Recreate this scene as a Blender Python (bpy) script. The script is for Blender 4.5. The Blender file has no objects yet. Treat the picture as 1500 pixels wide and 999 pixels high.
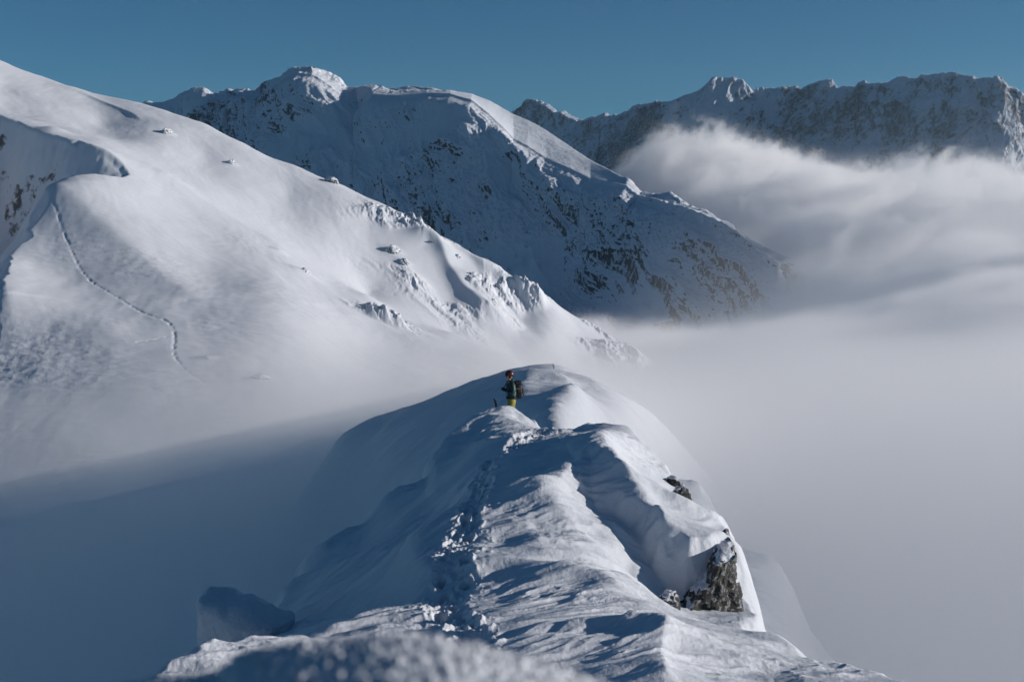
import bpy, bmesh, math, time
import numpy as np
from mathutils import Vector, Matrix

T0 = time.time()
scene = bpy.context.scene
col = scene.collection
R = math.radians
rng = np.random.default_rng(7)

# ---------------------------------------------------------------- camera
F = 1700.0                                   # focal length in photo pixels (photo 1500 wide)
PITCH = math.atan((499.5 - 320.0) / F)
cam_d = bpy.data.cameras.new("camera")
cam = bpy.data.objects.new("camera", cam_d)
col.objects.link(cam)
cam_d.sensor_width = 36.0
cam_d.lens = 36.0 * F / 1500.0
cam_d.clip_start = 0.1
cam_d.clip_end = 60000.0
cam_d.dof.use_dof = True
cam_d.dof.focus_distance = 45.0
cam_d.dof.aperture_fstop = 3.2
cam.location = (0, 0, 0)
cam.rotation_euler = (math.pi / 2 - PITCH, 0, 0)
scene.camera = cam

# ---------------------------------------------------------------- sky and sun
SUN_AZ = R(91.0)
SUN_EL = R(12.5)
sun_vec = Vector((math.sin(SUN_AZ) * math.cos(SUN_EL), math.cos(SUN_AZ) * math.cos(SUN_EL), math.sin(SUN_EL)))
world = bpy.data.worlds.new("World")
scene.world = world
world.use_nodes = True
wn = world.node_tree
for n in list(wn.nodes):
    wn.nodes.remove(n)
w_out = wn.nodes.new("ShaderNodeOutputWorld")
w_bg = wn.nodes.new("ShaderNodeBackground")
w_sky = wn.nodes.new("ShaderNodeTexSky")
w_sky.sky_type = 'NISHITA'
w_sky.sun_disc = False
w_sky.sun_elevation = SUN_EL
w_sky.sun_rotation = SUN_AZ
w_sky.altitude = 2000
w_sky.air_density = 1.0
w_sky.dust_density = 0.6
w_sky.ozone_density = 2.2
w_mix = wn.nodes.new("ShaderNodeMix")
w_mix.data_type = 'RGBA'
w_mix.blend_type = 'MULTIPLY'
w_mix.inputs[0].default_value = 1.0
w_mix.inputs[7].default_value = (0.34, 0.86, 1.12, 1.0)
wn.links.new(w_sky.outputs[0], w_mix.inputs[6])
wn.links.new(w_mix.outputs[2], w_bg.inputs[0])
w_bg.inputs[1].default_value = 0.05
wn.links.new(w_bg.outputs[0], w_out.inputs[0])

sun_d = bpy.data.lights.new("sun", 'SUN')
sun_d.energy = 5.0
sun_d.angle = R(0.55)
sun_d.color = (1.0, 0.92, 0.86)
sun = bpy.data.objects.new("sun", sun_d)
sun.rotation_euler = (-sun_vec).to_track_quat('-Z', 'Y').to_euler()
col.objects.link(sun)

scene.view_settings.view_transform = 'Standard'
scene.view_settings.look = 'None'
scene.view_settings.exposure = 0.05
scene.view_settings.gamma = 1.0
scene.view_settings.use_curve_mapping = False
cy = scene.cycles
cy.use_denoising = True
cy.denoiser = 'OPENIMAGEDENOISE'
cy.use_adaptive_sampling = True
cy.adaptive_threshold = 0.05
cy.max_bounces = 26
cy.diffuse_bounces = 3
cy.glossy_bounces = 1
cy.volume_bounces = 24
cy.volume_step_rate = 1.0
cy.volume_max_steps = 256
cy.time_limit = 1000.0
FOG_ON = True

# ---------------------------------------------------------------- pixel -> world
CP, SP = math.cos(PITCH), math.sin(PITCH)


def uq(px, py):
    """photo pixel -> (x/y, z/y) of its line of sight"""
    a = (np.asarray(px, float) - 750.0) / F
    b = (499.5 - np.asarray(py, float)) / F
    yy = CP + SP * b
    return a / yy, (-SP + CP * b) / yy


def at(px, py, Y):
    u, q = uq(px, py)
    return Vector((float(u * Y), float(Y), float(q * Y)))


# ---------------------------------------------------------------- noise
_perm = rng.permutation(256).astype(np.int64)
_perm = np.concatenate([_perm, _perm, _perm])
_ang = np.linspace(0, 2 * np.pi, 256, endpoint=False)
_G2 = np.stack([np.cos(_ang), np.sin(_ang)], 1)
_G3 = rng.normal(size=(256, 3))
_G3 /= np.linalg.norm(_G3, axis=1)[:, None]


def perlin2(x, y):
    xi = np.floor(x).astype(np.int64); yi = np.floor(y).astype(np.int64)
    xf = x - xi; yf = y - yi
    xi &= 255; yi &= 255
    u = xf * xf * xf * (xf * (xf * 6 - 15) + 10); v = yf * yf * yf * (yf * (yf * 6 - 15) + 10)

    def g(dx, dy):
        h = _perm[_perm[(xi + dx) & 255] + ((yi + dy) & 255)]
        return _G2[h, 0] * (xf - dx) + _G2[h, 1] * (yf - dy)
    a = g(0, 0); b = g(1, 0); c = g(0, 1); d = g(1, 1)
    return 1.5 * ((a + (b - a) * u) * (1 - v) + (c + (d - c) * u) * v)


def perlin3(x, y, z):
    xi = np.floor(x).astype(np.int64); yi = np.floor(y).astype(np.int64); zi = np.floor(z).astype(np.int64)
    xf = x - xi; yf = y - yi; zf = z - zi
    xi &= 255; yi &= 255; zi &= 255
    s = lambda t: t * t * t * (t * (t * 6 - 15) + 10)
    u, v, w = s(xf), s(yf), s(zf)

    def g(dx, dy, dz):
        h = _perm[_perm[_perm[(xi + dx) & 255] + ((yi + dy) & 255)] + ((zi + dz) & 255)]
        return _G3[h, 0] * (xf - dx) + _G3[h, 1] * (yf - dy) + _G3[h, 2] * (zf - dz)
    r = 0
    for dz in (0, 1):
        a = g(0, 0, dz); b = g(1, 0, dz); c = g(0, 1, dz); d = g(1, 1, dz)
        p = (a + (b - a) * u) * (1 - v) + (c + (d - c) * u) * v
        r = r + p * (w if dz else (1 - w))
    return 1.5 * r


def fbm2(x, y, octaves=4, gain=0.5, lac=2.03, ridged=False):
    r = 0; a = 1.0; tot = 0
    for i in range(octaves):
        n = perlin2(x + 17.3 * i, y - 9.1 * i)
        if ridged:
            n = 1 - 2 * np.abs(n)
        r = r + a * n; tot += a
        a *= gain; x = x * lac; y = y * lac
    return r / tot


def fbm3(x, y, z, octaves=4, gain=0.5, lac=2.03, ridged=False):
    r = 0; a = 1.0; tot = 0
    for i in range(octaves):
        n = perlin3(x + 17.3 * i, y - 9.1 * i, z + 5.7 * i)
        if ridged:
            n = 1 - 2 * np.abs(n)
        r = r + a * n; tot += a
        a *= gain; x = x * lac; y = y * lac; z = z * lac
    return r / tot


def sstep(a, b, x):
    t = np.clip((x - a) / (b - a), 0, 1)
    return t * t * (3 - 2 * t)


# ---------------------------------------------------------------- object helpers
def tag(o, label=None, cat=None, group=None, kind=None):
    if label: o["label"] = label
    if cat: o["category"] = cat
    if group: o["group"] = group
    if kind: o["kind"] = kind
    return o


def grid_mesh(name, P, mat, smooth=True, parent=None, flip=False):
    """P: (n, m, 3) array -> quad sheet"""
    n, m = P.shape[:2]
    me = bpy.data.meshes.new(name)
    me.vertices.add(n * m)
    me.vertices.foreach_set("co", P.reshape(-1).astype(np.float32))
    i = np.arange(n * m).reshape(n, m)
    q = np.stack([i[:-1, :-1], i[:-1, 1:], i[1:, 1:], i[1:, :-1]], -1).reshape(-1, 4)
    if flip:
        q = q[:, ::-1]
    nf = len(q)
    me.loops.add(nf * 4)
    me.loops.foreach_set("vertex_index", q.reshape(-1).astype(np.int32))
    me.polygons.add(nf)
    me.polygons.foreach_set("loop_start", (np.arange(nf) * 4).astype(np.int32))
    me.polygons.foreach_set("use_smooth", np.full(nf, smooth))
    me.update(calc_edges=True)
    me.materials.append(mat)
    o = bpy.data.objects.new(name, me)
    col.objects.link(o)
    if parent: o.parent = parent
    return o


def bm_obj(name, bm, mat, parent=None, smooth=True):
    me = bpy.data.meshes.new(name)
    bm.to_mesh(me); bm.free()
    for p in me.polygons:
        p.use_smooth = smooth
    me.materials.append(mat)
    o = bpy.data.objects.new(name, me)
    col.objects.link(o)
    if parent: o.parent = parent
    return o


# ---------------------------------------------------------------- materials
def new_mat(name):
    m = bpy.data.materials.new(name)
    m.use_nodes = True
    nt = m.node_tree
    for n in list(nt.nodes):
        nt.nodes.remove(n)
    out = nt.nodes.new("ShaderNodeOutputMaterial")
    return m, nt, out


def nd(nt, typ, **kw):
    n = nt.nodes.new(typ)
    for k, v in kw.items():
        if k.startswith("i_"):
            n.inputs[k[2:].replace("_", " ")].default_value = v
        else:
            setattr(n, k, v)
    return n


def math_n(nt, op, a, b=None, c=None, clamp=False):
    n = nt.nodes.new("ShaderNodeMath"); n.operation = op; n.use_clamp = clamp
    for k, v in enumerate((a, b, c)):
        if v is None: continue
        if hasattr(v, "is_output"): nt.links.new(v, n.inputs[k])
        else: n.inputs[k].default_value = v
    return n.outputs[0]


def noise_n(nt, vec, scale, detail=3.0, rough=0.5, dist=0.0):
    n = nt.nodes.new("ShaderNodeTexNoise")
    n.inputs["Scale"].default_value = scale
    n.inputs["Detail"].default_value = detail
    n.inputs["Roughness"].default_value = rough
    n.inputs["Distortion"].default_value = dist
    if vec is not None: nt.links.new(vec, n.inputs["Vector"])
    return n.outputs["Fac"]


def mapped(nt, scale=(1, 1, 1), rot=(0, 0, 0)):
    g = nt.nodes.new("ShaderNodeNewGeometry")
    m = nt.nodes.new("ShaderNodeMapping")
    m.inputs["Scale"].default_value = scale
    m.inputs["Rotation"].default_value = rot
    nt.links.new(g.outputs["Position"], m.inputs["Vector"])
    return m.outputs["Vector"]


SNOW = (0.62, 0.655, 0.705, 1)


def snow_mat(name, bumps=(), rough=0.62, color=SNOW):
    """bumps: list of (scale vector, rotation z, noise scale, detail, distance in metres)"""
    m, nt, out = new_mat(name)
    b = nd(nt, "ShaderNodeBsdfPrincipled")
    b.inputs["Base Color"].default_value = color
    b.inputs["Roughness"].default_value = rough
    b.inputs["Specular IOR Level"].default_value = 0.25
    prev = None
    for sc, rz, ns, det, dist in bumps:
        v = mapped(nt, sc, (0, 0, rz))
        f = noise_n(nt, v, ns, det, 0.55)
        bp = nt.nodes.new("ShaderNodeBump")
        bp.inputs["Strength"].default_value = 1.0
        bp.inputs["Distance"].default_value = dist
        nt.links.new(f, bp.inputs["Height"])
        if prev is not None: nt.links.new(prev, bp.inputs["Normal"])
        prev = bp.outputs["Normal"]
    if prev is not None: nt.links.new(prev, b.inputs["Normal"])
    nt.links.new(b.outputs[0], out.inputs["Surface"])
    return m


def rock_snow_mat(name, scale, lo, hi, nscale, bump=1.0, rock=(0.075, 0.072, 0.07, 1), noise_amt=0.5, rime=0.25, stretch=(1, 1, 1), snow=None):
    """snow lies where the face is flat enough, rock shows where it is steep; both edges broken by noise"""
    m, nt, out = new_mat(name)
    g = nt.nodes.new("ShaderNodeNewGeometry")
    sep = nt.nodes.new("ShaderNodeSeparateXYZ")
    nt.links.new(g.outputs["Normal"], sep.inputs[0])
    v = mapped(nt, stretch)
    f1 = noise_n(nt, v, nscale, 6.0, 0.62)
    f2 = noise_n(nt, v, nscale * 0.17, 3.0, 0.5)
    f3 = noise_n(nt, v, nscale * 4.3, 4.0, 0.6)
    s = math_n(nt, 'ADD', sep.outputs["Z"], math_n(nt, 'MULTIPLY', math_n(nt, 'SUBTRACT', f1, 0.5), noise_amt))
    s = math_n(nt, 'ADD', s, math_n(nt, 'MULTIPLY', math_n(nt, 'SUBTRACT', f2, 0.5), noise_amt * 1.3))
    mr = nt.nodes.new("ShaderNodeMapRange")
    mr.interpolation_type = 'SMOOTHSTEP'
    nt.links.new(s, mr.inputs["Value"])
    mr.inputs["From Min"].default_value = lo
    mr.inputs["From Max"].default_value = hi
    ice = math_n(nt, 'MULTIPLY', math_n(nt, 'GREATER_THAN', f3, 0.56), rime)
    fac = math_n(nt, 'MAXIMUM', mr.outputs[0], ice)
    rc = nt.nodes.new("ShaderNodeMix"); rc.data_type = 'RGBA'
    nt.links.new(f3, rc.inputs[0])
    rc.inputs[6].default_value = tuple(c * 0.5 for c in rock[:3]) + (1,)
    rc.inputs[7].default_value = tuple(c * 1.7 for c in rock[:3]) + (1,)
    mix = nt.nodes.new("ShaderNodeMix"); mix.data_type = 'RGBA'
    nt.links.new(fac, mix.inputs[0])
    nt.links.new(rc.outputs[2], mix.inputs[6])
    mix.inputs[7].default_value = snow or SNOW
    b = nd(nt, "ShaderNodeBsdfPrincipled")
    b.inputs["Roughness"].default_value = 0.75
    b.inputs["Specular IOR Level"].default_value = 0.2
    nt.links.new(mix.outputs[2], b.inputs["Base Color"])
    bp = nt.nodes.new("ShaderNodeBump")
    bp.inputs["Distance"].default_value = bump
    nt.links.new(f1, bp.inputs["Height"])
    bp2 = nt.nodes.new("ShaderNodeBump")
    bp2.inputs["Distance"].default_value = bump * 0.35
    nt.links.new(f3, bp2.inputs["Height"])
    nt.links.new(bp.outputs[0], bp2.inputs["Normal"])
    nt.links.new(bp2.outputs[0], b.inputs["Normal"])
    nt.links.new(b.outputs[0], out.inputs["Surface"])
    return m


def plain_mat(name, color, rough=0.6, var=0.25, scale=30.0, bump=0.002, spec=0.4):
    m, nt, out = new_mat(name)
    tc = nt.nodes.new("ShaderNodeTexCoord")
    f = noise_n(nt, tc.outputs["Object"], scale, 4.0, 0.6)
    mix = nt.nodes.new("ShaderNodeMix"); mix.data_type = 'RGBA'
    nt.links.new(f, mix.inputs[0])
    mix.inputs[6].default_value = tuple(c * (1 - var) for c in color) + (1,)
    mix.inputs[7].default_value = tuple(min(1, c * (1 + var)) for c in color) + (1,)
    b = nd(nt, "ShaderNodeBsdfPrincipled")
    b.inputs["Roughness"].default_value = rough
    b.inputs["Specular IOR Level"].default_value = spec
    nt.links.new(mix.outputs[2], b.inputs["Base Color"])
    bp = nt.nodes.new("ShaderNodeBump")
    bp.inputs["Distance"].default_value = bump
    nt.links.new(f, bp.inputs["Height"])
    nt.links.new(bp.outputs[0], b.inputs["Normal"])
    nt.links.new(b.outputs[0], out.inputs["Surface"])
    return m


# ---------------------------------------------------------------- terrain by thin plate spline
# A terrain is a height field z(x, y). Its sheet is sampled on rays x = u*y with geometric steps in y, so that
# near snow gets fine faces and far snow coarse ones. Heights come from surveyed points (pixel + distance).
class Terrain:
    def __init__(self, pts, ylo, yhi, ulo, uhi, nu=260, nw=360, us=3.0, lam=1e-4):
        p = np.array(pts, float)
        u, q = uq(p[:, 0], p[:, 1])
        w = np.log(p[:, 2])
        self.us = us
        X = np.stack([u * us, w], 1)
        n = len(X)
        K = self.k(X[:, None] - X[None])
        A = np.zeros((n + 3, n + 3))
        A[:n, :n] = K + lam * np.eye(n)
        A[:n, n] = 1; A[:n, n + 1:] = X
        A[n, :n] = 1; A[n + 1:, :n] = X.T
        sol = np.linalg.lstsq(A, np.concatenate([q, [0, 0, 0]]), rcond=None)[0]
        self.cu = np.linspace(ulo, uhi, nu)
        self.cw = np.linspace(math.log(ylo), math.log(yhi), nw)
        UU, WW = np.meshgrid(self.cu, self.cw)
        G = np.stack([UU.ravel() * us, WW.ravel()], 1)
        Q = np.zeros(len(G))
        for s in range(0, len(G), 20000):
            g = G[s:s + 20000]
            Q[s:s + 20000] = self.k(g[:, None] - X[None]) @ sol[:n] + sol[n] + g @ sol[n + 1:]
        self.Q = Q.reshape(nw, nu)

    @staticmethod
    def k(d):
        r2 = (d ** 2).sum(-1) + 1e-12
        return 0.5 * r2 * np.log(r2)

    def q(self, u, w):
        """smooth (cubic) lookup of the coarse grid"""
        fu = (u - self.cu[0]) / (self.cu[1] - self.cu[0])
        fw = (w - self.cw[0]) / (self.cw[1] - self.cw[0])
        fu = np.clip(fu, 0, len(self.cu) - 1.001); fw = np.clip(fw, 0, len(self.cw) - 1.001)
        iu = fu.astype(int); iw = fw.astype(int)
        tu = fu - iu; tw = fw - iw

        def cw_(t):
            return (-0.5 * t + t * t - 0.5 * t ** 3, 1 - 2.5 * t * t + 1.5 * t ** 3, 0.5 * t + 2 * t * t - 1.5 * t ** 3, -0.5 * t * t + 0.5 * t ** 3)
        cu_, cww = cw_(tu), cw_(tw)
        r = 0
        for a in range(4):
            ja = np.clip(iw + a - 1, 0, len(self.cw) - 1)
            for b in range(4):
                jb = np.clip(iu + b - 1, 0, len(self.cu) - 1)
                r = r + cww[a] * cu_[b] * self.Q[ja, jb]
        return r

    def z(self, x, y):
        return self.q(x / y, np.log(y)) * y

    def hit(self, px, py):
        """first ground point on the line of sight of a photo pixel"""
        u, q = uq(px, py)
        w = np.linspace(self.cw[0], self.cw[-1], 1500)
        qs = self.q(np.full_like(w, float(u)), w)
        k = np.nonzero(qs >= q)[0]
        if len(k) == 0:
            k = [int(np.argmax(qs))]
        Y = math.exp(w[k[0]])
        return Vector((float(u) * Y, Y, float(qs[k[0]]) * Y))

    def grid(self, nu, nw, ulo=None, uhi=None, ylo=None, yhi=None):
        u = np.linspace(ulo if ulo is not None else self.cu[0], uhi if uhi is not None else self.cu[-1], nu)
        w = np.linspace(math.log(ylo) if ylo else self.cw[0], math.log(yhi) if yhi else self.cw[-1], nw)
        U, W = np.meshgrid(u, w)
        Y = np.exp(W)
        return U * Y, Y, self.q(U, W) * Y


def dist_poly(X, Y, pts, reach):
    """signed distance (left of the line is +), fraction along, nearest distance only where within reach"""
    pts = np.array(pts, float)
    best = np.full(X.shape, 1e9); sgn = np.zeros(X.shape); frac = np.zeros(X.shape)
    L = np.concatenate([[0], np.cumsum(np.hypot(*np.diff(pts[:, :2], axis=0).T))])
    for i in range(len(pts) - 1):
        a, b = pts[i, :2], pts[i + 1, :2]
        lo = np.minimum(a, b) - reach; hi = np.maximum(a, b) + reach
        m = (X > lo[0]) & (X < hi[0]) & (Y > lo[1]) & (Y < hi[1])
        if not m.any(): continue
        x, y = X[m], Y[m]
        d = b - a; l2 = d @ d + 1e-9
        t = np.clip(((x - a[0]) * d[0] + (y - a[1]) * d[1]) / l2, 0, 1)
        ex, ey = x - a[0] - t * d[0], y - a[1] - t * d[1]
        D = np.hypot(ex, ey)
        s = np.sign(d[0] * ey - d[1] * ex)
        bb = best[m]; up = D < bb
        bb[up] = D[up]; best[m] = bb
        ss = sgn[m]; ss[up] = s[up]; sgn[m] = ss
        ff = frac[m]; ff[up] = (L[i] + t[up] * (L[i + 1] - L[i])) / L[-1]; frac[m] = ff
    return best, sgn, frac


def crest_field(X, Y, pts, wl, wr, ends, soft=0.03):
    """0..1 crest profile along a line: falls off over wl on its left, wr on its right, tapered at both ends"""
    pts = np.array(pts, float)
    L = np.concatenate([[0], np.cumsum(np.hypot(*np.diff(pts, axis=0).T))]); T = L[-1]
    out = np.zeros(X.shape)
    reach = 5 * max(wl, wr)
    for i in range(len(pts) - 1):
        a, b = pts[i], pts[i + 1]
        lo = np.minimum(a, b) - reach; hi = np.maximum(a, b) + reach
        m = (X > lo[0]) & (X < hi[0]) & (Y > lo[1]) & (Y < hi[1])
        if not m.any(): continue
        x, y = X[m], Y[m]
        d = b - a; l2 = d @ d + 1e-9
        t = np.clip(((x - a[0]) * d[0] + (y - a[1]) * d[1]) / l2, 0, 1)
        ex, ey = x - a[0] - t * d[0], y - a[1] - t * d[1]
        D = np.hypot(ex, ey)
        s_ = (d[0] * ey - d[1] * ex) / (math.sqrt(l2) * D + 1e-9)
        w = wr + (wl - wr) * (0.5 + 0.5 * s_)
        fr = (L[i] + t * (L[i + 1] - L[i])) / T
        v = np.exp(-np.sqrt((D / w) ** 2 + soft)) * sstep(0, ends[0], fr) * sstep(0, ends[1], 1 - fr)
        v = v * sstep(1.0, 0.8, D / reach)
        out[m] = np.maximum(out[m], v)
    return out


def spline(pts, n):
    """Catmull-Rom through the points, n samples"""
    p = np.array(pts, float)
    p = np.vstack([2 * p[0] - p[1], p, 2 * p[-1] - p[-2]])
    m = len(p) - 3
    t = np.linspace(0, m - 1e-6, n)
    i = t.astype(int); f = (t - i)[:, None]
    a, b, c, d = p[i], p[i + 1], p[i + 2], p[i + 3]
    return 0.5 * (2 * b + (c - a) * f + (2 * a - 5 * b + 4 * c - d) * f ** 2 + (3 * b - a - 3 * c + d) * f ** 3)



def world_line(t, pts):
    return spline([(v.x, v.y) for v in (t.hit(a, b) for a, b in pts)], 30)


# ================================================================ near snow ridge (foreground, hiker's knob)
# The ridge is a union of wind packed bodies. Each body: surveyed points on its top, and an outline where its flanks break off.
def poly_signed(X, Y, poly):
    """distance to a closed polygon, positive outside"""
    poly = np.array(poly)
    best = np.full(X.shape, 1e9); inside = np.zeros(X.shape, bool)
    for i in range(len(poly)):
        a = poly[i]; b = poly[(i + 1) % len(poly)]
        d = b - a; l2 = d @ d + 1e-9
        t = np.clip(((X - a[0]) * d[0] + (Y - a[1]) * d[1]) / l2, 0, 1)
        best = np.minimum(best, (X - a[0] - t * d[0]) ** 2 + (Y - a[1] - t * d[1]) ** 2)
        c = (a[1] > Y) != (b[1] > Y)
        inside ^= c & (X < (b[0] - a[0]) * (Y - a[1]) / (b[1] - a[1] + 1e-12) + a[0])
    best = np.sqrt(best)
    return np.where(inside, -best, best)


def body(pts, outline, slope, lip, seed, wob=0.25, lam=2e-4):
    T = Terrain(pts, GY0, GY1, GU0, GU1, nu=150, nw=200, lam=lam)
    base = T.q(GU, GW) * GYY
    zt = [float(uq(p[0], p[1])[1]) * p[2] for p in pts]
    base = np.clip(base, min(zt) - 1.5, max(zt) + 0.15)
    ol = []
    for p in outline:
        u, q = uq(p[0], p[1])
        ol.append((float(u) * p[2], p[2]))
    d = poly_signed(GX, GYY, ol)
    sc = GYY / 25.0
    d = d + wob * np.exp(-np.maximum(d, 0) / 1.2) * fbm2(GX * 0.8 + seed, GYY * 0.8 + seed * 2, 4, gain=0.5)
    dd = np.maximum(d + lip * 0.4, 0)
    e = np.sqrt(dd ** 2 + lip ** 2) - lip
    return base - slope * e - slope * 0.45 * fbm2(GX * 0.5 + seed * 3, GYY * 0.5, 3) * np.minimum(e, 2.0)


def smax(a, b, k):
    h = np.clip(0.5 + 0.5 * (a - b) / k, 0, 1)
    return b * (1 - h) + a * h + k * h * (1 - h)


GY0, GY1, GU0, GU1 = 8.6, 62.0, -0.42, 0.62
_gu = np.linspace(GU0, GU1, 900); _gw = np.linspace(math.log(GY0), math.log(GY1), 900)
GU, GW = np.meshgrid(_gu, _gw)
GYY = np.exp(GW); GX = GU * GYY

A_CREST = [(190, 999, 12), (240, 967, 12.8), (300, 954, 13.4), (350, 947, 14), (415, 930, 14.7), (450, 924, 15.2), (520, 913, 16), (580, 892, 17), (630, 872, 18)]
R_EDGE = [(1000, 897, 17.3), (1075, 917, 16.8), (1130, 934, 15.8), (1200, 958, 14.6), (1290, 980, 13.7), (1370, 994, 13.1), (1480, 1015, 12.4), (1700, 1080, 11)]
front = body(A_CREST + R_EDGE + [(300, 1010, 12), (450, 985, 12.9), (600, 940, 14.4), (600, 990, 12.4), (700, 915, 15.2), (700, 955, 13.5), (740, 900, 15.7), (800, 890, 16), (900, 892, 16.2), (960, 905, 16.2), (760, 1010, 11.8),
                                (900, 1010, 11.6), (880, 945, 13.9), (1000, 950, 13.6), (1050, 1010, 11.6), (1100, 960, 13.6), (1200, 990, 12.6), (1250, 1020, 11.6), (750, 1150, 9.2), (1200, 1180, 9), (300, 1130, 9.4)],
             [(60, 1100, 10.5)] + A_CREST + [(680, 864, 18.4), (740, 850, 18.4), (900, 862, 18.2)] + R_EDGE + [(1700, 1400, 8.7), (0, 1400, 8.7)], 1.5, 0.35, 3.0, wob=0.12)
L_EDGE = [(385, 912, 24), (397, 880, 26), (420, 856, 27.4), (438, 840, 28.4), (442, 818, 29), (470, 803, 29.2), (520, 778, 30), (545, 762, 30.2), (560, 742, 30.4), (590, 723, 30.8), (628, 706, 31)]
main_b = body(L_EDGE + [(400, 935, 20.6), (450, 900, 22.2), (500, 865, 23.2), (500, 830, 26), (560, 805, 24.9), (560, 850, 21.6), (600, 850, 19.7), (620, 785, 23.6), (650, 745, 26.0),
                        (665, 850, 18.2), (660, 820, 19.2), (690, 780, 21), (705, 740, 23.2), (715, 700, 25.8), (740, 670, 28), (780, 645, 31), (800, 632, 33), (740, 640, 31.5), (680, 700, 27.5),
                        (800, 665, 27.2), (850, 662, 26.3), (800, 700, 25.0), (850, 700, 24.6), (820, 742, 22.2), (880, 770, 21.9), (890, 662, 26.8), (885, 700, 24.6), (900, 735, 23.6), (740, 770, 21.2), (740, 810, 19.4), (740, 850, 17.9), (800, 800, 19.8), (860, 800, 20.6), (905, 790, 21.5), (940, 850, 20.4),
                        (870, 850, 18.6), (920, 830, 20.8), (960, 880, 19.9), (1000, 896, 19.9), (1070, 916, 19.3), (1040, 902, 19.9)],
              L_EDGE + [(650, 665, 33), (740, 645, 34), (800, 636, 34), (860, 640, 30.5), (905, 645, 29), (940, 690, 27), (975, 750, 25), (1010, 800, 24), (1060, 860, 22), (1098, 912, 20.4), (1085, 950, 17), (900, 1000, 13), (400, 1010, 13), (370, 950, 17)], 2.6, 0.38, 11.0, wob=0.5)
K_EDGE = [(628, 705, 30.4), (630, 672, 32.2), (645, 644, 33.4), (662, 628, 34.4), (700, 600, 35.8), (720, 593, 36), (745, 590, 36.2), (765, 600, 36.2), (795, 628, 35.6)]
knob = body(K_EDGE + [(680, 650, 32.8), (720, 642, 32.0), (680, 700, 28.6), (760, 652, 29.8), (740, 620, 33.8), (650, 680, 31.2), (700, 620, 34.4)],
            K_EDGE + [(800, 645, 32), (745, 700, 27), (690, 750, 24.6), (640, 730, 27)], 2.8, 0.45, 21.0, wob=0.22)
S_EDGE = [(818, 629, 34.6), (845, 627, 33.6), (870, 619, 32.6), (895, 615.5, 32), (916, 619, 31.6), (940, 644, 30.4), (965, 672, 29), (985, 700, 27.8), (1005, 730, 26.4), (1030, 752, 25.2), (1066, 778, 23.8)]
S_LIP = [(1068, 790, 21.8), (1040, 793, 21.2), (1010, 789, 21.1), (975, 776, 21.4), (940, 757, 22.0), (905, 741, 22.5), (872, 741, 22.5), (845, 715, 23.6)]
shelf = body(S_EDGE + S_LIP + [(850, 650, 28.0), (890, 662, 26.2), (880, 700, 24.0), (920, 690, 25.8), (950, 720, 24.4), (960, 745, 23), (1000, 762, 22.8), (830, 665, 28)],
             S_EDGE + S_LIP + [(810, 690, 27), (800, 650, 31)], 3.0, 0.28, 31.0, wob=0.35)
C1 = [(925, 648, 40), (958, 661, 40), (985, 683, 40), (1012, 728, 39.5), (1045, 770, 39), (1068, 805, 38.5), (1092, 900, 37)]
rib_a = body(C1 + [(1000, 800, 35.5), (1060, 860, 35), (950, 740, 37)], C1 + [(1080, 960, 32), (980, 900, 32), (900, 760, 34)], 1.5, 0.7, 41.0, wob=0.9)
C2 = [(980, 690, 47), (1003, 698, 47), (1022, 703, 47), (1046, 738, 46.5), (1060, 768, 46), (1080, 830, 45)]
rib_b = body(C2 + [(1000, 760, 43), (1050, 850, 41)], C2 + [(1090, 920, 40), (980, 850, 39)], 1.8, 0.7, 51.0, wob=0.9)
C3 = [(1050, 790, 43), (1075, 799, 43), (1110, 808, 43), (1140, 825, 43), (1164, 860, 42.5), (1182, 900, 42), (1218, 957, 41), (1275, 1040, 40)]
rib_c = body(C3 + [(1070, 850, 39), (1100, 880, 38), (1120, 930, 36), (1170, 980, 35), (1230, 1040, 35)], C3 + [(1250, 1150, 33), (1100, 1050, 31), (1040, 900, 35)], 1.6, 0.8, 61.0, wob=1.0)
B = smax(main_b, knob, 0.25)
# the level stance behind the knob where the hiker stands
B = smax(B, -6.60 - 1.6 * np.maximum(np.hypot(GX + 0.1, GYY - 37.2) - 0.9, 0), 0.1)
B = smax(B, shelf, 0.10)
B = smax(B, front, 0.12)
for r_ in (rib_a, rib_b, rib_c):
    B = smax(B, r_, 0.3)
B = np.maximum(B, -75.0)
near = Terrain.__new__(Terrain)
near.cu, near.cw, near.Q = _gu, _gw, B / GYY


M_NEAR = snow_mat("wind packed snow", [((1, 0.45, 1), 0.35, 4.0, 6.0, 0.024), ((1, 0.6, 1), 0.4, 22.0, 5.0, 0.008), ((1, 1, 1), 0, 90.0, 3.0, 0.004)])


def near_surface(nu, nw, **kw):
    X, Y, Z = near.grid(nu, nw, **kw)
    Z = near_detail(X, Y, Z)
    return np.stack([X, Y, Z], -1)


STROKES = []


def stroke(px_pts, h, wl, wr, ends=(0.15, 0.15), p=1.0):
    """a wind cut crest: px_pts run along it; wl / wr = width of its left / right side in metres (short = steep)"""
    w = [near.hit(p[0], p[1]) if len(p) == 2 else at(*p) for p in px_pts]
    pts = spline([(v.x, v.y) for v in w], 24) if len(w) > 2 else np.array([(v.x, v.y) for v in w])
    STROKES.append((pts, h, wl, wr, ends, p))


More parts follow.
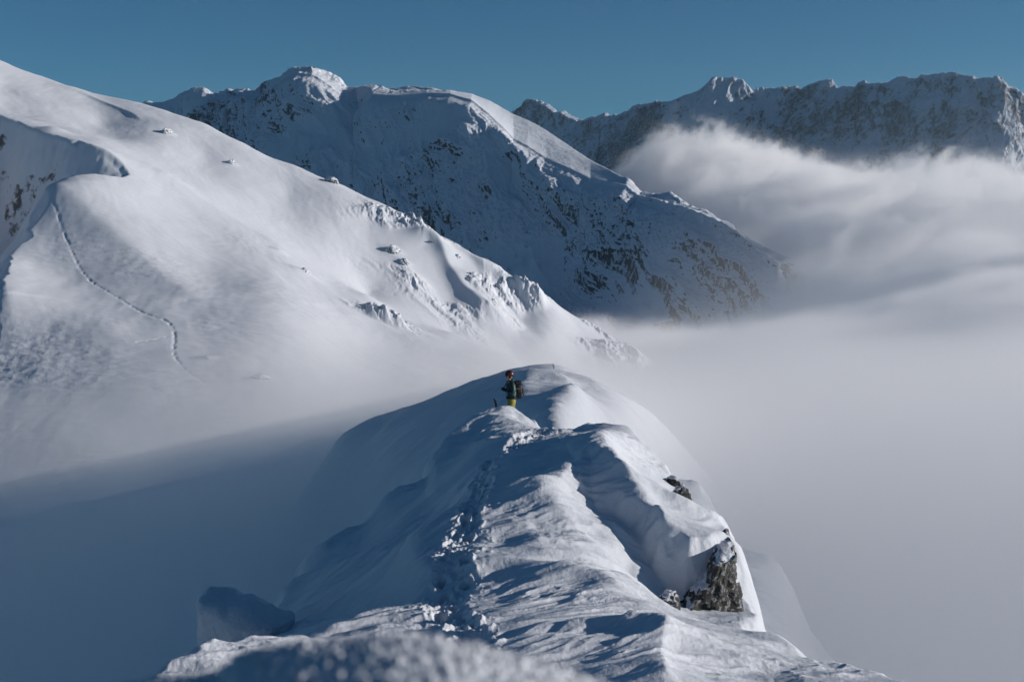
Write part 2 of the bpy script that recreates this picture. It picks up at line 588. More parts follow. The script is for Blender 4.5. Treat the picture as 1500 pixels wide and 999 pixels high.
# (left of the running direction, right of it)
stroke([(200, 995), (300, 953), (415, 931), (520, 915), (630, 872)], 0.12, 0.35, 1.6)
stroke([(665, 874, 17.6), (690, 860, 18.0), (730, 850, 18.2), (800, 850, 17.9), (880, 855, 17.4), (930, 872, 16.8)], 0.36, 0.5, 0.9)
stroke([(640, 928), (720, 940), (800, 934), (880, 936), (970, 940)], 0.30, 1.2, 0.22, ends=(0.2, 0.03))
stroke([(975, 940), (966, 965), (975, 1005)], 0.25, 0.25, 0.9, ends=(0.05, 0.05))
stroke([(590, 815), (630, 795), (680, 755), (740, 735), (810, 742)], 0.25, 0.7, 1.0)
stroke([(770, 735), (810, 752), (845, 790), (890, 840), (935, 880)], 0.30, 0.9, 0.9)
stroke([(790, 705), (845, 680), (885, 662), (915, 640)], 0.30, 0.9, 0.9)
stroke([(800, 745), (850, 700), (885, 700), (915, 725), (960, 742), (1030, 770), (1062, 778)], 0.40, 1.0, 0.35, ends=(0.2, 0.02))
stroke([(880, 665), (895, 700), (930, 740), (990, 790)], 0.35, 0.6, 0.5)
stroke([(770, 820), (800, 812), (830, 822)], 0.30, 0.45, 0.45, ends=(0.4, 0.4))
stroke([(560, 855), (600, 812), (612, 850), (650, 870)], 0.35, 0.8, 0.5)
stroke([(455, 815), (480, 800), (530, 775)], 0.30, 0.35, 0.6, ends=(0.2, 0.3))
stroke([(545, 755), (570, 735), (592, 722)], 0.35, 0.4, 0.6, ends=(0.2, 0.2))
stroke([(632, 668, 30.6), (655, 634, 32.4), (700, 606, 35.0), (745, 600, 35.9), (775, 612, 35.8), (800, 630, 35)], 0.12, 0.5, 1.3)
stroke([(690, 660), (740, 650), (790, 640), (815, 632)], 0.30, 0.6, 0.6)
stroke([(720, 700), (790, 668), (850, 660), (920, 672)], 0.25, 0.8, 0.9)
TRAIL = [(700, 955), (680, 925), (650, 895), (668, 868), (664, 840), (672, 805), (690, 770), (703, 735), (712, 700), (735, 672), (772, 647), (800, 634)]
_tw = [near.hit(a, b) for a, b in TRAIL]
TRAIL_W = spline([(v.x, v.y) for v in _tw], 60)


PRINTS = []
_seg = np.hypot(*np.diff(TRAIL_W, axis=0).T); _cum = np.concatenate([[0], np.cumsum(_seg)])
for _i, _s in enumerate(np.arange(0.2, _cum[-1], 0.33)):
    _x = np.interp(_s, _cum, TRAIL_W[:, 0]); _y = np.interp(_s, _cum, TRAIL_W[:, 1])
    _x2 = np.interp(_s + 0.2, _cum, TRAIL_W[:, 0]); _y2 = np.interp(_s + 0.2, _cum, TRAIL_W[:, 1])
    _a = math.atan2(_y2 - _y, _x2 - _x)
    _o = (0.15 if _i % 2 else -0.15) + rng.normal() * 0.05
    PRINTS.append((_x - math.sin(_a) * _o, _y + math.cos(_a) * _o, _a + rng.normal() * 0.2))


def near_detail(X, Y, Z):
    for pts, h, wl, wr, ends, p in STROKES:
        Z = Z + h * crest_field(X, Y, pts, wl, wr, ends)
    body_m = sstep(-22, -13, Z)
    Z0 = Z
    # broad wind forms, elongated across the ridge
    wx = X + 0.8 * fbm2(X * 0.25, Y * 0.25, 2)
    wy = Y + 0.8 * fbm2(X * 0.25 + 7, Y * 0.25 + 3, 2)
    Z = Z - 0.10 + 0.24 * fbm2(wx * 0.30 + wy * 0.10, wy * 0.62 - wx * 0.15, 3)
    r = fbm2(wx * 0.55 + 5, wy * 1.5 - wx * 0.4, 3, ridged=True)
    Z = Z + 0.10 * r * sstep(-0.2, 0.5, fbm2(X * 0.15 + 40, Y * 0.15, 2) + 0.15)
    # small sastrugi
    r2 = np.maximum(fbm2(wx * 0.9 + wy * 0.3 + 21, wy * 3.0 - wx * 0.5, 4, ridged=True), 0)
    Z = Z + 0.06 * r2 * r2 * sstep(-0.15, 0.3, fbm2(X * 0.22 + 4, Y * 0.2 + 9, 2))
    Z = Z + 0.020 * fbm2(wx * 2.0 + wy * 0.6, wy * 5.0, 4)
    pitted = sstep(0.0, 0.35, fbm2(X * 0.35 + 13, Y * 0.35 + 5, 2))
    Z = Z + 0.012 * pitted * fbm2(X * 6 + 3, Y * 6, 3, ridged=True)
    Z = Z0 + (Z - Z0) * (0.25 + 0.75 * body_m)
    # trodden trail
    D, S, Fr = dist_poly(X, Y, TRAIL_W, 1.5)
    wob = (0.20 + 0.10 * fbm2(X * 1.5, Y * 1.5, 2)) * np.interp(Fr, [0, 0.1, 0.2, 0.35, 0.42, 0.7, 0.85, 1], [0.7, 1.0, 1.25, 1.3, 0.8, 0.8, 1.2, 1.1])
    m = 1 - sstep(wob * 0.5, wob * 1.6, D)
    ch = fbm2(X * 5.0, Y * 4.0, 4, gain=0.6)
    Z = Z + m * (-0.08 + 0.06 * ch + 0.035 * fbm2(X * 16, Y * 13, 2))
    for cx, cyy, ang in PRINTS:
        sel = (np.abs(X - cx) < 0.5) & (np.abs(Y - cyy) < 0.5)
        if not sel.any(): continue
        ex, ey = X[sel] - cx, Y[sel] - cyy
        a_ = ex * math.cos(ang) + ey * math.sin(ang); b_ = -ex * math.sin(ang) + ey * math.cos(ang)
        rr = np.sqrt((a_ / 0.15) ** 2 + (b_ / 0.09) ** 2) + 0.45 * fbm2(X[sel] * 9, Y[sel] * 9, 3)
        Z[sel] += -0.17 * sstep(1.15, 0.5, rr) + 0.03 * np.exp(-((rr - 1.4) / 0.3) ** 2)
    lump = (1 - sstep(wob * 1.2, wob * 3.0, D)) * (1 - m)
    Z = Z + lump * 0.08 * np.maximum(0, fbm2(X * 7 + 9, Y * 6 + 2, 3) - 0.05)
    return Z


o = grid_mesh("snow_ridge_terrain", near_surface(1500, 1500), M_NEAR)
tag(o, "near wind carved snow ridge with a trodden trail, dropping off on both sides", kind="structure")

# ================================================================ the col and the dome behind the hiker
DOME = [
    (820, 634, 44), (830, 616, 50), (780, 622, 50), (860, 612, 58), (780, 608, 62), (760, 590, 74), (820, 585, 78), (870, 600, 76), (700, 622, 68), (640, 660, 70),
    (740, 548, 97), (760, 543, 98), (785, 539, 99), (812, 537, 100), (850, 549, 99), (700, 562, 97), (640, 586, 98), (600, 602, 99), (560, 622, 100), (500, 652, 99),
    (400, 860, 95), (300, 1000, 90), (150, 1200, 80), (0, 1400, 78), (560, 665, 84), (600, 720, 62), (560, 760, 66), (480, 920, 66), (400, 1150, 60), (200, 1500, 55), (620, 860, 50), (560, 1100, 46), (640, 1000, 42), (500, 720, 92),
    (900, 577, 97), (950, 606, 95), (1000, 660, 94), (1080, 780, 92), (1200, 1000, 88), (1400, 1150, 80), (920, 612, 80), (970, 700, 76), (900, 740, 56), (960, 900, 54), (1060, 1080, 58), (1200, 1400, 60), (1000, 1150, 46),
    (812, 575, 135), (745, 585, 135), (600, 626, 140), (560, 645, 145), (900, 625, 135), (1000, 700, 135), (500, 690, 140), (1200, 850, 135), (300, 850, 135), (0, 1000, 130), (1500, 1100, 130),
    (810, 640, 200), (400, 660, 200), (0, 760, 200), (1200, 760, 200), (750, 800, 36), (900, 860, 36), (600, 950, 36), (1100, 1100, 36),
]
domet = Terrain(DOME, 34, 205, -0.60, 0.55, nu=260, nw=260, lam=2e-5)
D_STROKES = [(world_line(domet, p), h, a, b, e) for p, h, a, b, e in [
    ([(752, 552), (770, 568), (764, 590), (785, 604)], 0.7, 2.2, 2.0, (0.1, 0.2)),
    ([(775, 560), (800, 563), (830, 578), (850, 600)], 0.7, 1.2, 3.0, (0.1, 0.3)),
    ([(830, 604), (850, 596), (885, 612)], 0.8, 1.0, 1.5, (0.3, 0.3)),
    ([(850, 556), (880, 575), (930, 600), (980, 640)], 0.7, 2.0, 2.0, (0.2, 0.2)),
    ([(590, 612), (575, 625), (568, 640)], 0.5, 0.8, 0.8, (0.3, 0.3))]]


def dome_detail(X, Y, Z):
    for pts, h, wl, wr, ends in D_STROKES:
        Z = Z + h * crest_field(X, Y, pts, wl, wr, ends)
    wx = X + 2 * fbm2(X * 0.1, Y * 0.1, 2)
    Z = Z + 0.5 * fbm2(wx * 0.10 + Y * 0.05, Y * 0.14, 3) + 0.14 * fbm2(wx * 0.30, Y * 0.8, 4, ridged=True)
    return Z


X, Y, Z = domet.grid(800, 700)
o = grid_mesh("dome_terrain", np.stack([X, Y, dome_detail(X, Y, Z)], -1), M_NEAR)
tag(o, "smooth snow dome and saddle behind the hiker", kind="structure")

# ================================================================ left mountain
LEFT = []
for px, py, Y in [(-350, 0, 700), (-150, 50, 650), (-60, 72, 620), (0, 92, 600), (60, 117, 595), (120, 136, 590), (180, 150, 580), (230, 165, 570), (300, 186, 555), (360, 212, 540), (430, 240, 525), (500, 268, 512),
                  (560, 297, 503), (620, 330, 495), (680, 368, 488), (740, 400, 482), (800, 439, 475), (860, 478, 468), (920, 514, 460), (970, 545, 452), (1005, 570, 446), (1060, 612, 436), (1150, 690, 420)]:
    LEFT.append((px, py, Y))
    u, q = uq(px, py)
    for dy, dz in ((35, 10), (110, 45), (260, 130)):
        Y2 = Y + dy
        q2 = (q * Y - dz) / Y2
        LEFT.append((px, 499.5 - F * math.tan(math.atan(q2) + PITCH), Y2))
LEFT += [
    (-350, 60, 480), (-350, 200, 370), (-350, 400, 290), (-350, 700, 185),
    (0, 130, 520), (0, 172, 458), (0, 192, 438), (0, 280, 385), (0, 380, 325), (0, 450, 279), (0, 530, 246), (0, 600, 218), (0, 730, 176), (0, 800, 160), (0, 900, 146), (0, 1100, 120),
    (75, 150, 520), (75, 180, 468), (75, 222, 418), (75, 300, 368), (75, 400, 318),
    (150, 180, 510), (150, 215, 440), (150, 245, 402), (150, 262, 390), (150, 300, 368), (150, 400, 318), (150, 500, 259), (150, 600, 216), (150, 700, 180), (150, 800, 158), (150, 1000, 128),
    (300, 240, 475), (300, 292, 420), (300, 350, 372), (300, 400, 335), (300, 450, 300), (300, 500, 265), (300, 560, 230), (300, 620, 206), (300, 700, 184), (300, 850, 155),
    (420, 290, 470), (420, 340, 430), (400, 355, 402), (420, 420, 340), (420, 480, 285), (420, 520, 256), (420, 600, 215), (420, 700, 185),
    (540, 340, 460), (540, 400, 428), (540, 432, 410), (540, 435, 380), (540, 480, 335), (540, 520, 300), (540, 560, 262), (540, 610, 228), (540, 700, 195),
    (660, 420, 445), (660, 470, 410), (660, 486, 395), (660, 488, 366), (660, 530, 312), (660, 580, 255), (660, 680, 205),
    (760, 470, 440), (760, 524, 392), (760, 530, 350), (760, 600, 270), (800, 490, 430), (800, 560, 350), (850, 520, 430), (850, 572, 340), (900, 600, 380), (1000, 610, 400), (1000, 700, 320), (1200, 800, 330), (900, 750, 260),
]
leftm = Terrain(LEFT, 118, 800, -0.66, 0.32, nu=300, nw=300, lam=1e-5)


L_STROKES = [
    # line, height, left side width, right side width, end tapers
    ([(60, 305), (110, 325), (160, 362), (210, 402), (260, 440), (330, 470), (420, 492)], 5.0, 22, 14, (0.1, 0.3)),
    ([(200, 246), (270, 292), (330, 326), (400, 364), (470, 408)], 4.0, 12, 26, (0.2, 0.3)),
    ([(0, 190), (60, 218), (130, 240), (185, 262), (230, 292)], 5.0, 18, 7, (0.02, 0.3)),
    ([(62, 300), (75, 330), (40, 375), (10, 420), (15, 470)], 5.0, 22, 7, (0.1, 0.05)),
    ([(80, 126), (130, 142), (180, 162), (215, 178)], 1.2, 6, 1.3, (0.2, 0.2)),
    ([(600, 350), (640, 375), (665, 420), (700, 455), (735, 480)], 5.0, 7, 5, (0.1, 0.1)),
    ([(665, 370), (700, 400), (760, 440), (820, 470)], 4.0, 8, 6, (0.2, 0.2)),
]
HOLLOW = [(v.x, v.y) for v in (leftm.hit(a, b) for a, b in [(-200, 180), (-60, 186), (5, 192), (60, 216), (125, 238), (190, 264), (205, 280), (120, 283), (72, 297), (58, 330), (45, 360), (20, 400), (10, 440), (8, 500), (-60, 560), (-200, 560)])]
L_STROKES = [(world_line(leftm, p), h, a, b, e) for p, h, a, b, e in L_STROKES]
L_TRACK = world_line(leftm, [(70, 318), (85, 345), (95, 370), (125, 420), (170, 450), (215, 475), (245, 485), (256, 500), (255, 528), (275, 548), (305, 565), (332, 590)])
L_TRACK2 = world_line(leftm, [(196, 512), (225, 508), (250, 502)])
_rk = [leftm.hit(a, b) for a, b in ((640, 390), (690, 430), (720, 455), (770, 440), (600, 350), (560, 480), (700, 400), (860, 500), (950, 545), (620, 350))]


# rocks on the left mountain: px, py, half width px, half height px, label
LR = [
    (79, 214, 15, 9, "lone dark snow block on the upper left slope above the shaded scarp"),
    (548, 462, 9, 7, "upper left rock of the small cluster low on the second sunlit rib"),
    (566, 476, 12, 8, "largest round rock of the small cluster low on the second sunlit rib"),
    (586, 486, 8, 6, "lower right rock of the small cluster low on the second sunlit rib"),
    (445, 409, 12, 7, "small ragged rock above the cluster on the second sunlit rib"),
    (410, 378, 7, 4, "tiny rock highest on the second sunlit rib"),
    (636, 368, 20, 10, "broad rocky ledge high on the first rocky rib near the mountain's crest"),
    (662, 392, 16, 11, "dark undercut rock ledge in the middle of the first rocky rib"),
    (690, 425, 20, 13, "rugged outcrop halfway down the first rocky rib above its lowest rock"),
    (716, 455, 15, 10, "lowest outcrop of the rocky rib where it meets smooth snow"),
    (575, 372, 10, 6, "left rock of the loose pair beside the rocky rib"),
    (592, 388, 8, 5, "right rock of the loose pair beside the rocky rib"),
    (338, 243, 6, 4, "small rock alone on the smooth bowl right of centre"),
    (245, 196, 7, 4, "small rock just under the upper skyline of the snow slope"),
    (720, 408, 14, 9, "rock steps on the skyline right of the rocky rib"),
    (768, 440, 14, 8, "lower rock steps on the skyline where fog begins"),
    (304, 531, 10, 4, "flat dark snow crusted rock beside the ski track"),
    (383, 556, 11, 4, "flat rock right of the ski track near the fog edge"),
    (545, 315, 9, 5, "rock notch on the skyline of the sunlit slope"),
    (485, 268, 9, 4, "small rock bump on the skyline left of the notch"),
]

_LRW = [(leftm.hit(a, b), c, d) for a, b, c, d, e in LR]


def left_detail(X, Y, Z):
    for v, hw, hh in _LRW:
        k = v.y / F
        m = (np.abs(X - v.x) < 6 * hw * k) & (np.abs(Y - v.y) < 6 * hw * k)
        Z = Z.copy()
        r2 = ((X[m] - v.x) / (hw * k * 1.5)) ** 2 + ((Y[m] - v.y) / (hw * k * 1.2)) ** 2
        Z[m] += 0.7 * hh * k * np.exp(-r2)
    for pts, h, wl, wr, ends in L_STROKES:
        Z = Z + h * crest_field(X, Y, pts, wl, wr, ends)
    hd_ = poly_signed(X, Y, HOLLOW) + 5 * fbm2(X * 0.05, Y * 0.05, 4)
    hin = np.maximum(-hd_, 0)
    Z = Z - sstep(0, 20, hin) * (3.0 + 0.55 * np.clip(-124 - X, 0, 50)) - 1.5 * sstep(0, 3, hin)
    Z = Z + 3.0 * fbm2(X * 0.011 + Y * 0.006, Y * 0.012, 3)
    # wind ribs down the fall line
    wx = X + 10 * fbm2(X * 0.02, Y * 0.02, 2)
    Z = Z + 0.55 * fbm2(wx * 0.05 + Y * 0.02, Y * 0.02 - X * 0.01, 4)
    Z = Z + 0.10 * fbm2(wx * 0.10 + Y * 0.1, Y * 0.5, 3)
    lower = sstep(460, 170, Y + 40 * fbm2(X * 0.02, Y * 0.02, 2))
    Z = Z + 0.45 * lower * fbm2(wx * 0.12, Y * 0.35, 4, ridged=True) * sstep(-0.1, 0.4, fbm2(X * 0.03, Y * 0.03 + 9, 2))
    # rough rocky strip along the lower crest
    rk = np.zeros_like(Z)
    for i, v in enumerate(_rk):
        rad = 6.0 if i == 5 else 12.0
        rk = np.maximum(rk, np.exp(-((X - v.x) ** 2 + ((Y - v.y) * 0.6) ** 2) / (2 * rad ** 2)))
    rk = rk * sstep(-0.15, 0.35, fbm2(X * 0.035 + 2, Y * 0.03, 2))
    ang = 0.5
    xr = X * math.cos(ang) + Y * math.sin(ang); yr = -X * math.sin(ang) + Y * math.cos(ang)
    wq = 5 * fbm2(X * 0.05, Y * 0.05, 2)
    n = fbm2((xr + wq) * 0.14, (yr - wq) * 0.045, 4, gain=0.5, ridged=True)
    n = 0.5 * n + 0.5 * np.round(n * 3) / 3
    Z = Z + 4.4 * rk * np.maximum(n + 0.1, 0) + 0.9 * rk * fbm2(X * 0.45, Y * 0.22, 3, ridged=True)
    for T, wd in ((L_TRACK, 0.42), (L_TRACK2, 0.3)):
        D, S, Fr = dist_poly(X, Y, T, 3)
        Z = Z - 0.17 * np.exp(-(D / wd) ** 2) * np.clip(0.7 + 1.8 * fbm2(X * 0.5, Y * 0.5, 3), 0, 2) * sstep(0, 0.1, Fr) * sstep(0, 0.25, 1 - Fr)
    return Z


X, Y, Z = leftm.grid(1500, 1100)
M_LEFT = rock_snow_mat("alpine snow and rock", None, 0.20, 0.30, 0.35, bump=0.05, rock=(0.10, 0.095, 0.09, 1), noise_amt=0.5, rime=0.0)
o = grid_mesh("left_snow_mountain", np.stack([X, Y, left_detail(X, Y, Z)], -1), M_LEFT)
tag(o, "broad sunlit snow slope falling from upper left to the fog", kind="structure")


# ================================================================ middle and far mountains (lofts through surveyed lines)
def loft(lines, ns, nts):
    """lines: list of surveyed polylines from front base to far side; straight rows between, sampled nts each"""
    rows = []
    for L in lines:
        L = np.array(L, float)
        pxs = np.linspace(0, 1, ns)
        t = np.linspace(0, 1, len(L)) if L.shape[1] == 3 else None
        # parameter = px fraction so the rows line up
        f = (L[:, 0] - L[0, 0]) / (L[-1, 0] - L[0, 0])
        px = np.interp(pxs, f, L[:, 0]); py = np.interp(pxs, f, L[:, 1]); Y = np.interp(pxs, f, L[:, 2])
        u, q = uq(px, py)
        rows.append(np.stack([u * Y, Y, q * Y], -1))
    out = []
    for a, b, n in zip(rows[:-1], rows[1:], nts):
        t = np.linspace(0, 1, n, endpoint=False)[:, None, None]
        out.append(a[None] * (1 - t) + b[None] * t)
    out.append(rows[-1][None])
    return np.concatenate(out, 0)


def normals(P):
    du = np.gradient(P, axis=1); dv = np.gradient(P, axis=0)
    n = np.cross(du, dv)
    n /= np.linalg.norm(n, axis=-1, keepdims=True) + 1e-9
    n[n[..., 2] < 0] *= -1
    return n


def soften(P, k):
    """blur along the rows direction (t) to round the folds between surveyed lines"""
    for _ in range(k):
        Q = P.copy()
        Q[1:-1] = 0.25 * P[:-2] + 0.5 * P[1:-1] + 0.25 * P[2:]
        P = Q
    return P


def smooth_z(crest, width):
    """crest heights averaged over a span of pixels, so that the face below does not carry every notch of the skyline"""
    px = np.array([p[0] for p in crest], float); z = np.array([float(uq(p[0], p[1])[1]) * p[2] for p in crest]); yy = np.array([p[2] for p in crest], float)
    fx = np.linspace(px[0], px[-1], 600); fz = np.interp(fx, px, z); fy = np.interp(fx, px, yy)
    out = []
    for a in px:
        w = np.exp(-((fx - a) / width) ** 2)
        out.append((float((fz * w).sum() / w.sum()), float((fy * w).sum() / w.sum())))
    return out


def cY(pts, y0, y1):
    pts = [tuple(p) for p in pts]
    x0, x1 = pts[0][0], pts[-1][0]
    return [(p[0], p[1], y0 + (y1 - y0) * (p[0] - x0) / (x1 - x0)) for p in pts]


# middle mountain --------------------------------------------------
crest = cY([(100, 190), (215, 152), (240, 150), (262, 143), (285, 135), (297, 134), (308, 141), (320, 142), (335, 139), (345, 145), (350, 138), (372, 140), (385, 140), (400, 125), (420, 113), (438, 108), (455, 110), (470, 117),
            (485, 128), (500, 142), (525, 160), (545, 139), (590, 140), (625, 137), (660, 138), (690, 146), (715, 166), (738, 188), (752, 203), (773, 214), (800, 232), (835, 247), (865, 262), (917, 273), (935, 288), (975, 298), (1010, 308),
            (1022, 312), (1060, 328), (1085, 345), (1110, 368), (1140, 388), (1165, 440), (1205, 540), (1330, 760)], 2100, 1000)
crest = [(a, b, float(np.interp(a, [100, 700, 1140, 1330], [2300, 1650, 960, 900]))) for a, b, c in crest]
sil = []
for p in crest:
    sil.append([p[0], p[1] + 6, p[2] + 40])
S2 = [(470, 117), (500, 128), (520, 134), (545, 138), (590, 141), (660, 139), (690, 142), (720, 150), (745, 162), (780, 178), (810, 196), (850, 225), (890, 252), (917, 271)]
for s in sil:
    if 470 <= s[0] <= 917:
        s[1] = float(np.interp(s[0], [a[0] for a in S2], [a[1] for a in S2]))
        s[2] += 200 * math.sin(math.pi * min(1, max(0, (s[0] - 470) / 447))) if s[0] > 560 else 60
mid1, mid2, base, back = [], [], [], []
sz = smooth_z(crest, 60)
for p, (zs, ysm) in zip(crest, sz):
    u, q = uq(p[0], p[1])
    for lst, dy, dz, k in ((mid1, -120, 95, 0.9), (mid2, -260, 190, 1), (base, -620, 420, 1), (back, 420, 330, 1)):
        z = q * p[2] * (1 - k) + zs * k
        Y2 = p[2] + dy
        q2 = (z - dz) / Y2
        lst.append((p[0], 499.5 - F * math.tan(math.atan(q2) + PITCH), Y2))
P = loft([base, mid2, mid1, crest, sil, back], 1500, [120, 240, 260, 60, 60])
P = soften(P, 10)
# keep the surveyed crest against the softening by adding rock relief in world space
x, y, z = P[..., 0], P[..., 1], P[..., 2]
N = normals(P)
vi = np.arange(P.shape[0])[:, None] / P.shape[0]
face = sstep(1.0, 0.82, vi) * np.ones_like(x)
wpx = 750 + F * x / y
shoulder = sstep(600, 760, wpx) * sstep(960, 860, wpx)
lit = sstep(0.80, 0.86, vi) * shoulder
near_crest = 1 - 0.94 * np.exp(-((vi - 0.835) / 0.06) ** 2)
rough = (1 - 0.85 * lit)
xs = x + 40 * fbm3(x * 0.006, y * 0.006, z * 0.006, 3)
# spurs and gullies running down the face
sp = fbm3(xs * 0.0085 + z * 0.004, y * 0.002, z * 0.0022, 3, ridged=True)
sp2 = fbm3(xs * 0.03 + z * 0.012, y * 0.008, z * 0.008, 4, ridged=True)
sm = sstep(-0.25, 0.25, fbm3(x * 0.006 + 3, y * 0.006, z * 0.006 + 1, 2) + 0.1)
d = 19 * sp * near_crest + rough * near_crest * 6.5 * sp2 * (0.2 + 1.0 * sm) + rough * 2.2 * sm * fbm3(x * 0.10, y * 0.08, z * 0.08, 4, ridged=True)
P = P + N * d[..., None] * (1 - 0.8 * lit[..., None])
jag = np.exp(-((vi - 0.835) / 0.02) ** 2) * sstep(560, 380, wpx)
P[..., 2] += jag * 3.5 * (fbm2(x * 0.04, 5, gain=0.62, ridged=True) - 0.5)
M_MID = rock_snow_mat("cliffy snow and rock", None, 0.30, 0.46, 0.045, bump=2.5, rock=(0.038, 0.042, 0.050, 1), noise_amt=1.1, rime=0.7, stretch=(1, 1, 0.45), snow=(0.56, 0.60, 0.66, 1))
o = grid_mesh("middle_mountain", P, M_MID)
tag(o, "steep shaded snow and rock mountain with a rounded sunlit shoulder", kind="structure")

# far range --------------------------------------------------------
crest = cY([(560, 260), (650, 230), (700, 195), (755, 165), (770, 152), (778, 147), (800, 156), (815, 166), (830, 172), (850, 181), (865, 178), (880, 173), (885, 170), (895, 174), (920, 170), (930, 158), (960, 155), (985, 150),
            (1010, 143), (1025, 138), (1035, 128), (1045, 120), (1060, 117), (1075, 116), (1085, 122), (1100, 136), (1120, 133), (1165, 131), (1173, 136), (1190, 125), (1210, 121), (1225, 128), (1245, 130), (1252, 136), (1265, 122),
            (1280, 124), (1300, 126), (1315, 119), (1330, 119), (1345, 121), (1350, 115), (1380, 116), (1400, 112), (1415, 118), (1455, 121), (1460, 117), (1475, 125), (1497, 142), (1540, 160), (1620, 175), (1720, 230), (1850, 260)], 3300, 3300)
crest = [(a, b, float(np.interp(a, [560, 1100, 1850], [4700, 3700, 2750])) + 120 * math.sin(a * 0.012)) for a, b, c in crest]
mid1, mid2, base, back = [], [], [], []
sz = smooth_z(crest, 40)
for p, (zs, ysm) in zip(crest, sz):
    u, q = uq(p[0], p[1])
    for lst, dy, dz, k in ((mid1, -160, 190, 0.7), (mid2, -420, 420, 1), (base, -1000, 850, 1), (back, 900, 800, 1)):
        zz = q * p[2] * (1 - k) + zs * k
        Y2 = p[2] + dy
        lst.append((p[0], 499.5 - F * math.tan(math.atan((zz - dz) / Y2) + PITCH), Y2))
P = loft([base, mid2, mid1, crest, back], 1500, [60, 200, 240, 80])
P = soften(P, 4)
x, y, z = P[..., 0], P[..., 1], P[..., 2]
N = normals(P)
vi = np.arange(P.shape[0])[:, None] / P.shape[0]
nc = 1 - 0.92 * np.exp(-((vi - 0.862) / 0.02) ** 2)
xs = x + 60 * fbm3(x * 0.003, y * 0.003, z * 0.003, 3)
d = 26 * fbm3(xs * 0.0065, y * 0.001, z * 0.0016, 3, ridged=True) * nc
d = d + 10 * fbm3(xs * 0.022 - z * 0.010, y * 0.003, z * 0.006, 4, ridged=True) * (0.35 + 0.65 * nc)
d = d + 3.5 * fbm3(x * 0.07 - z * 0.03, y * 0.03, z * 0.03, 4, ridged=True)
P = P + N * d[..., None]
jag = np.exp(-((vi - 0.862) / 0.03) ** 2) * np.ones_like(x)
P[..., 2] += jag * (16 * fbm2(x * 0.012, y * 0.0 + 3.3, 5, gain=0.62, ridged=True) + 7 * fbm2(x * 0.05, y * 0.0 + 8.1, 4, gain=0.65))
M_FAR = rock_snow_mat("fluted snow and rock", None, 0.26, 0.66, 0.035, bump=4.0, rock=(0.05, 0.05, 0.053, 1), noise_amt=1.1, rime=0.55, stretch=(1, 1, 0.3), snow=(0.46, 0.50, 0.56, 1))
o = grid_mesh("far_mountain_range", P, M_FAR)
tag(o, "jagged dark far range of snow fluted rock along the horizon", kind="structure")

# valley floor under the fog, out to the horizon
xs_ = np.linspace(-7000, 7000, 61); ys_ = np.linspace(-6000, 8000, 61)
XX, YY = np.meshgrid(xs_, ys_)
o = grid_mesh("valley_ground", np.stack([XX, YY, np.full_like(XX, -480.0)], -1), snow_mat("valley snow"))
tag(o, kind="structure")
print("terrain done", time.time() - T0)

# ================================================================ fog
# Each fog is a real volume: a density field evaluated on a voxel grid (Volume Cube), filled with scattering air.
class FieldNodes:
    def __init__(self, nt):
        self.nt = nt
        pos = nt.nodes.new("GeometryNodeInputPosition")
        sp = nt.nodes.new("ShaderNodeSeparateXYZ")
        nt.links.new(pos.outputs[0], sp.inputs[0])
        self.P = pos.outputs[0]
        self.x, self.y, self.z = sp.outputs[0], sp.outputs[1], sp.outputs[2]

    def m(self, op, a, b=None, c=None):
        return math_n(self.nt, op, a, b, c)

    def step(self, v, a, b, lo=0.0, hi=1.0):
        mr = self.nt.nodes.new("ShaderNodeMapRange")
        mr.interpolation_type = 'SMOOTHSTEP'
        self.nt.links.new(v, mr.inputs["Value"])
        mr.inputs["From Min"].default_value = a; mr.inputs["From Max"].default_value = b
        mr.inputs["To Min"].default_value = lo; mr.inputs["To Max"].default_value = hi
        return mr.outputs[0]

    def noise(self, scale, detail, rough=0.5, dist=0.0, stretch=(1, 1, 1), off=(0, 0, 0), rot=0.0):
        """noise centred on 0"""
        vm = self.nt.nodes.new("ShaderNodeVectorMath"); vm.operation = 'MULTIPLY_ADD'
        src = self.P
        if rot:
            vr = self.nt.nodes.new("ShaderNodeVectorRotate"); vr.rotation_type = 'EULER_XYZ'
            vr.inputs["Rotation"].default_value = (0, rot, 0)
            self.nt.links.new(self.P, vr.inputs["Vector"]); src = vr.outputs[0]
        self.nt.links.new(src, vm.inputs[0])
        vm.inputs[1].default_value = stretch; vm.inputs[2].default_value = off
        return self.m('SUBTRACT', noise_n(self.nt, vm.outputs[0], scale, detail, rough, dist), 0.5)


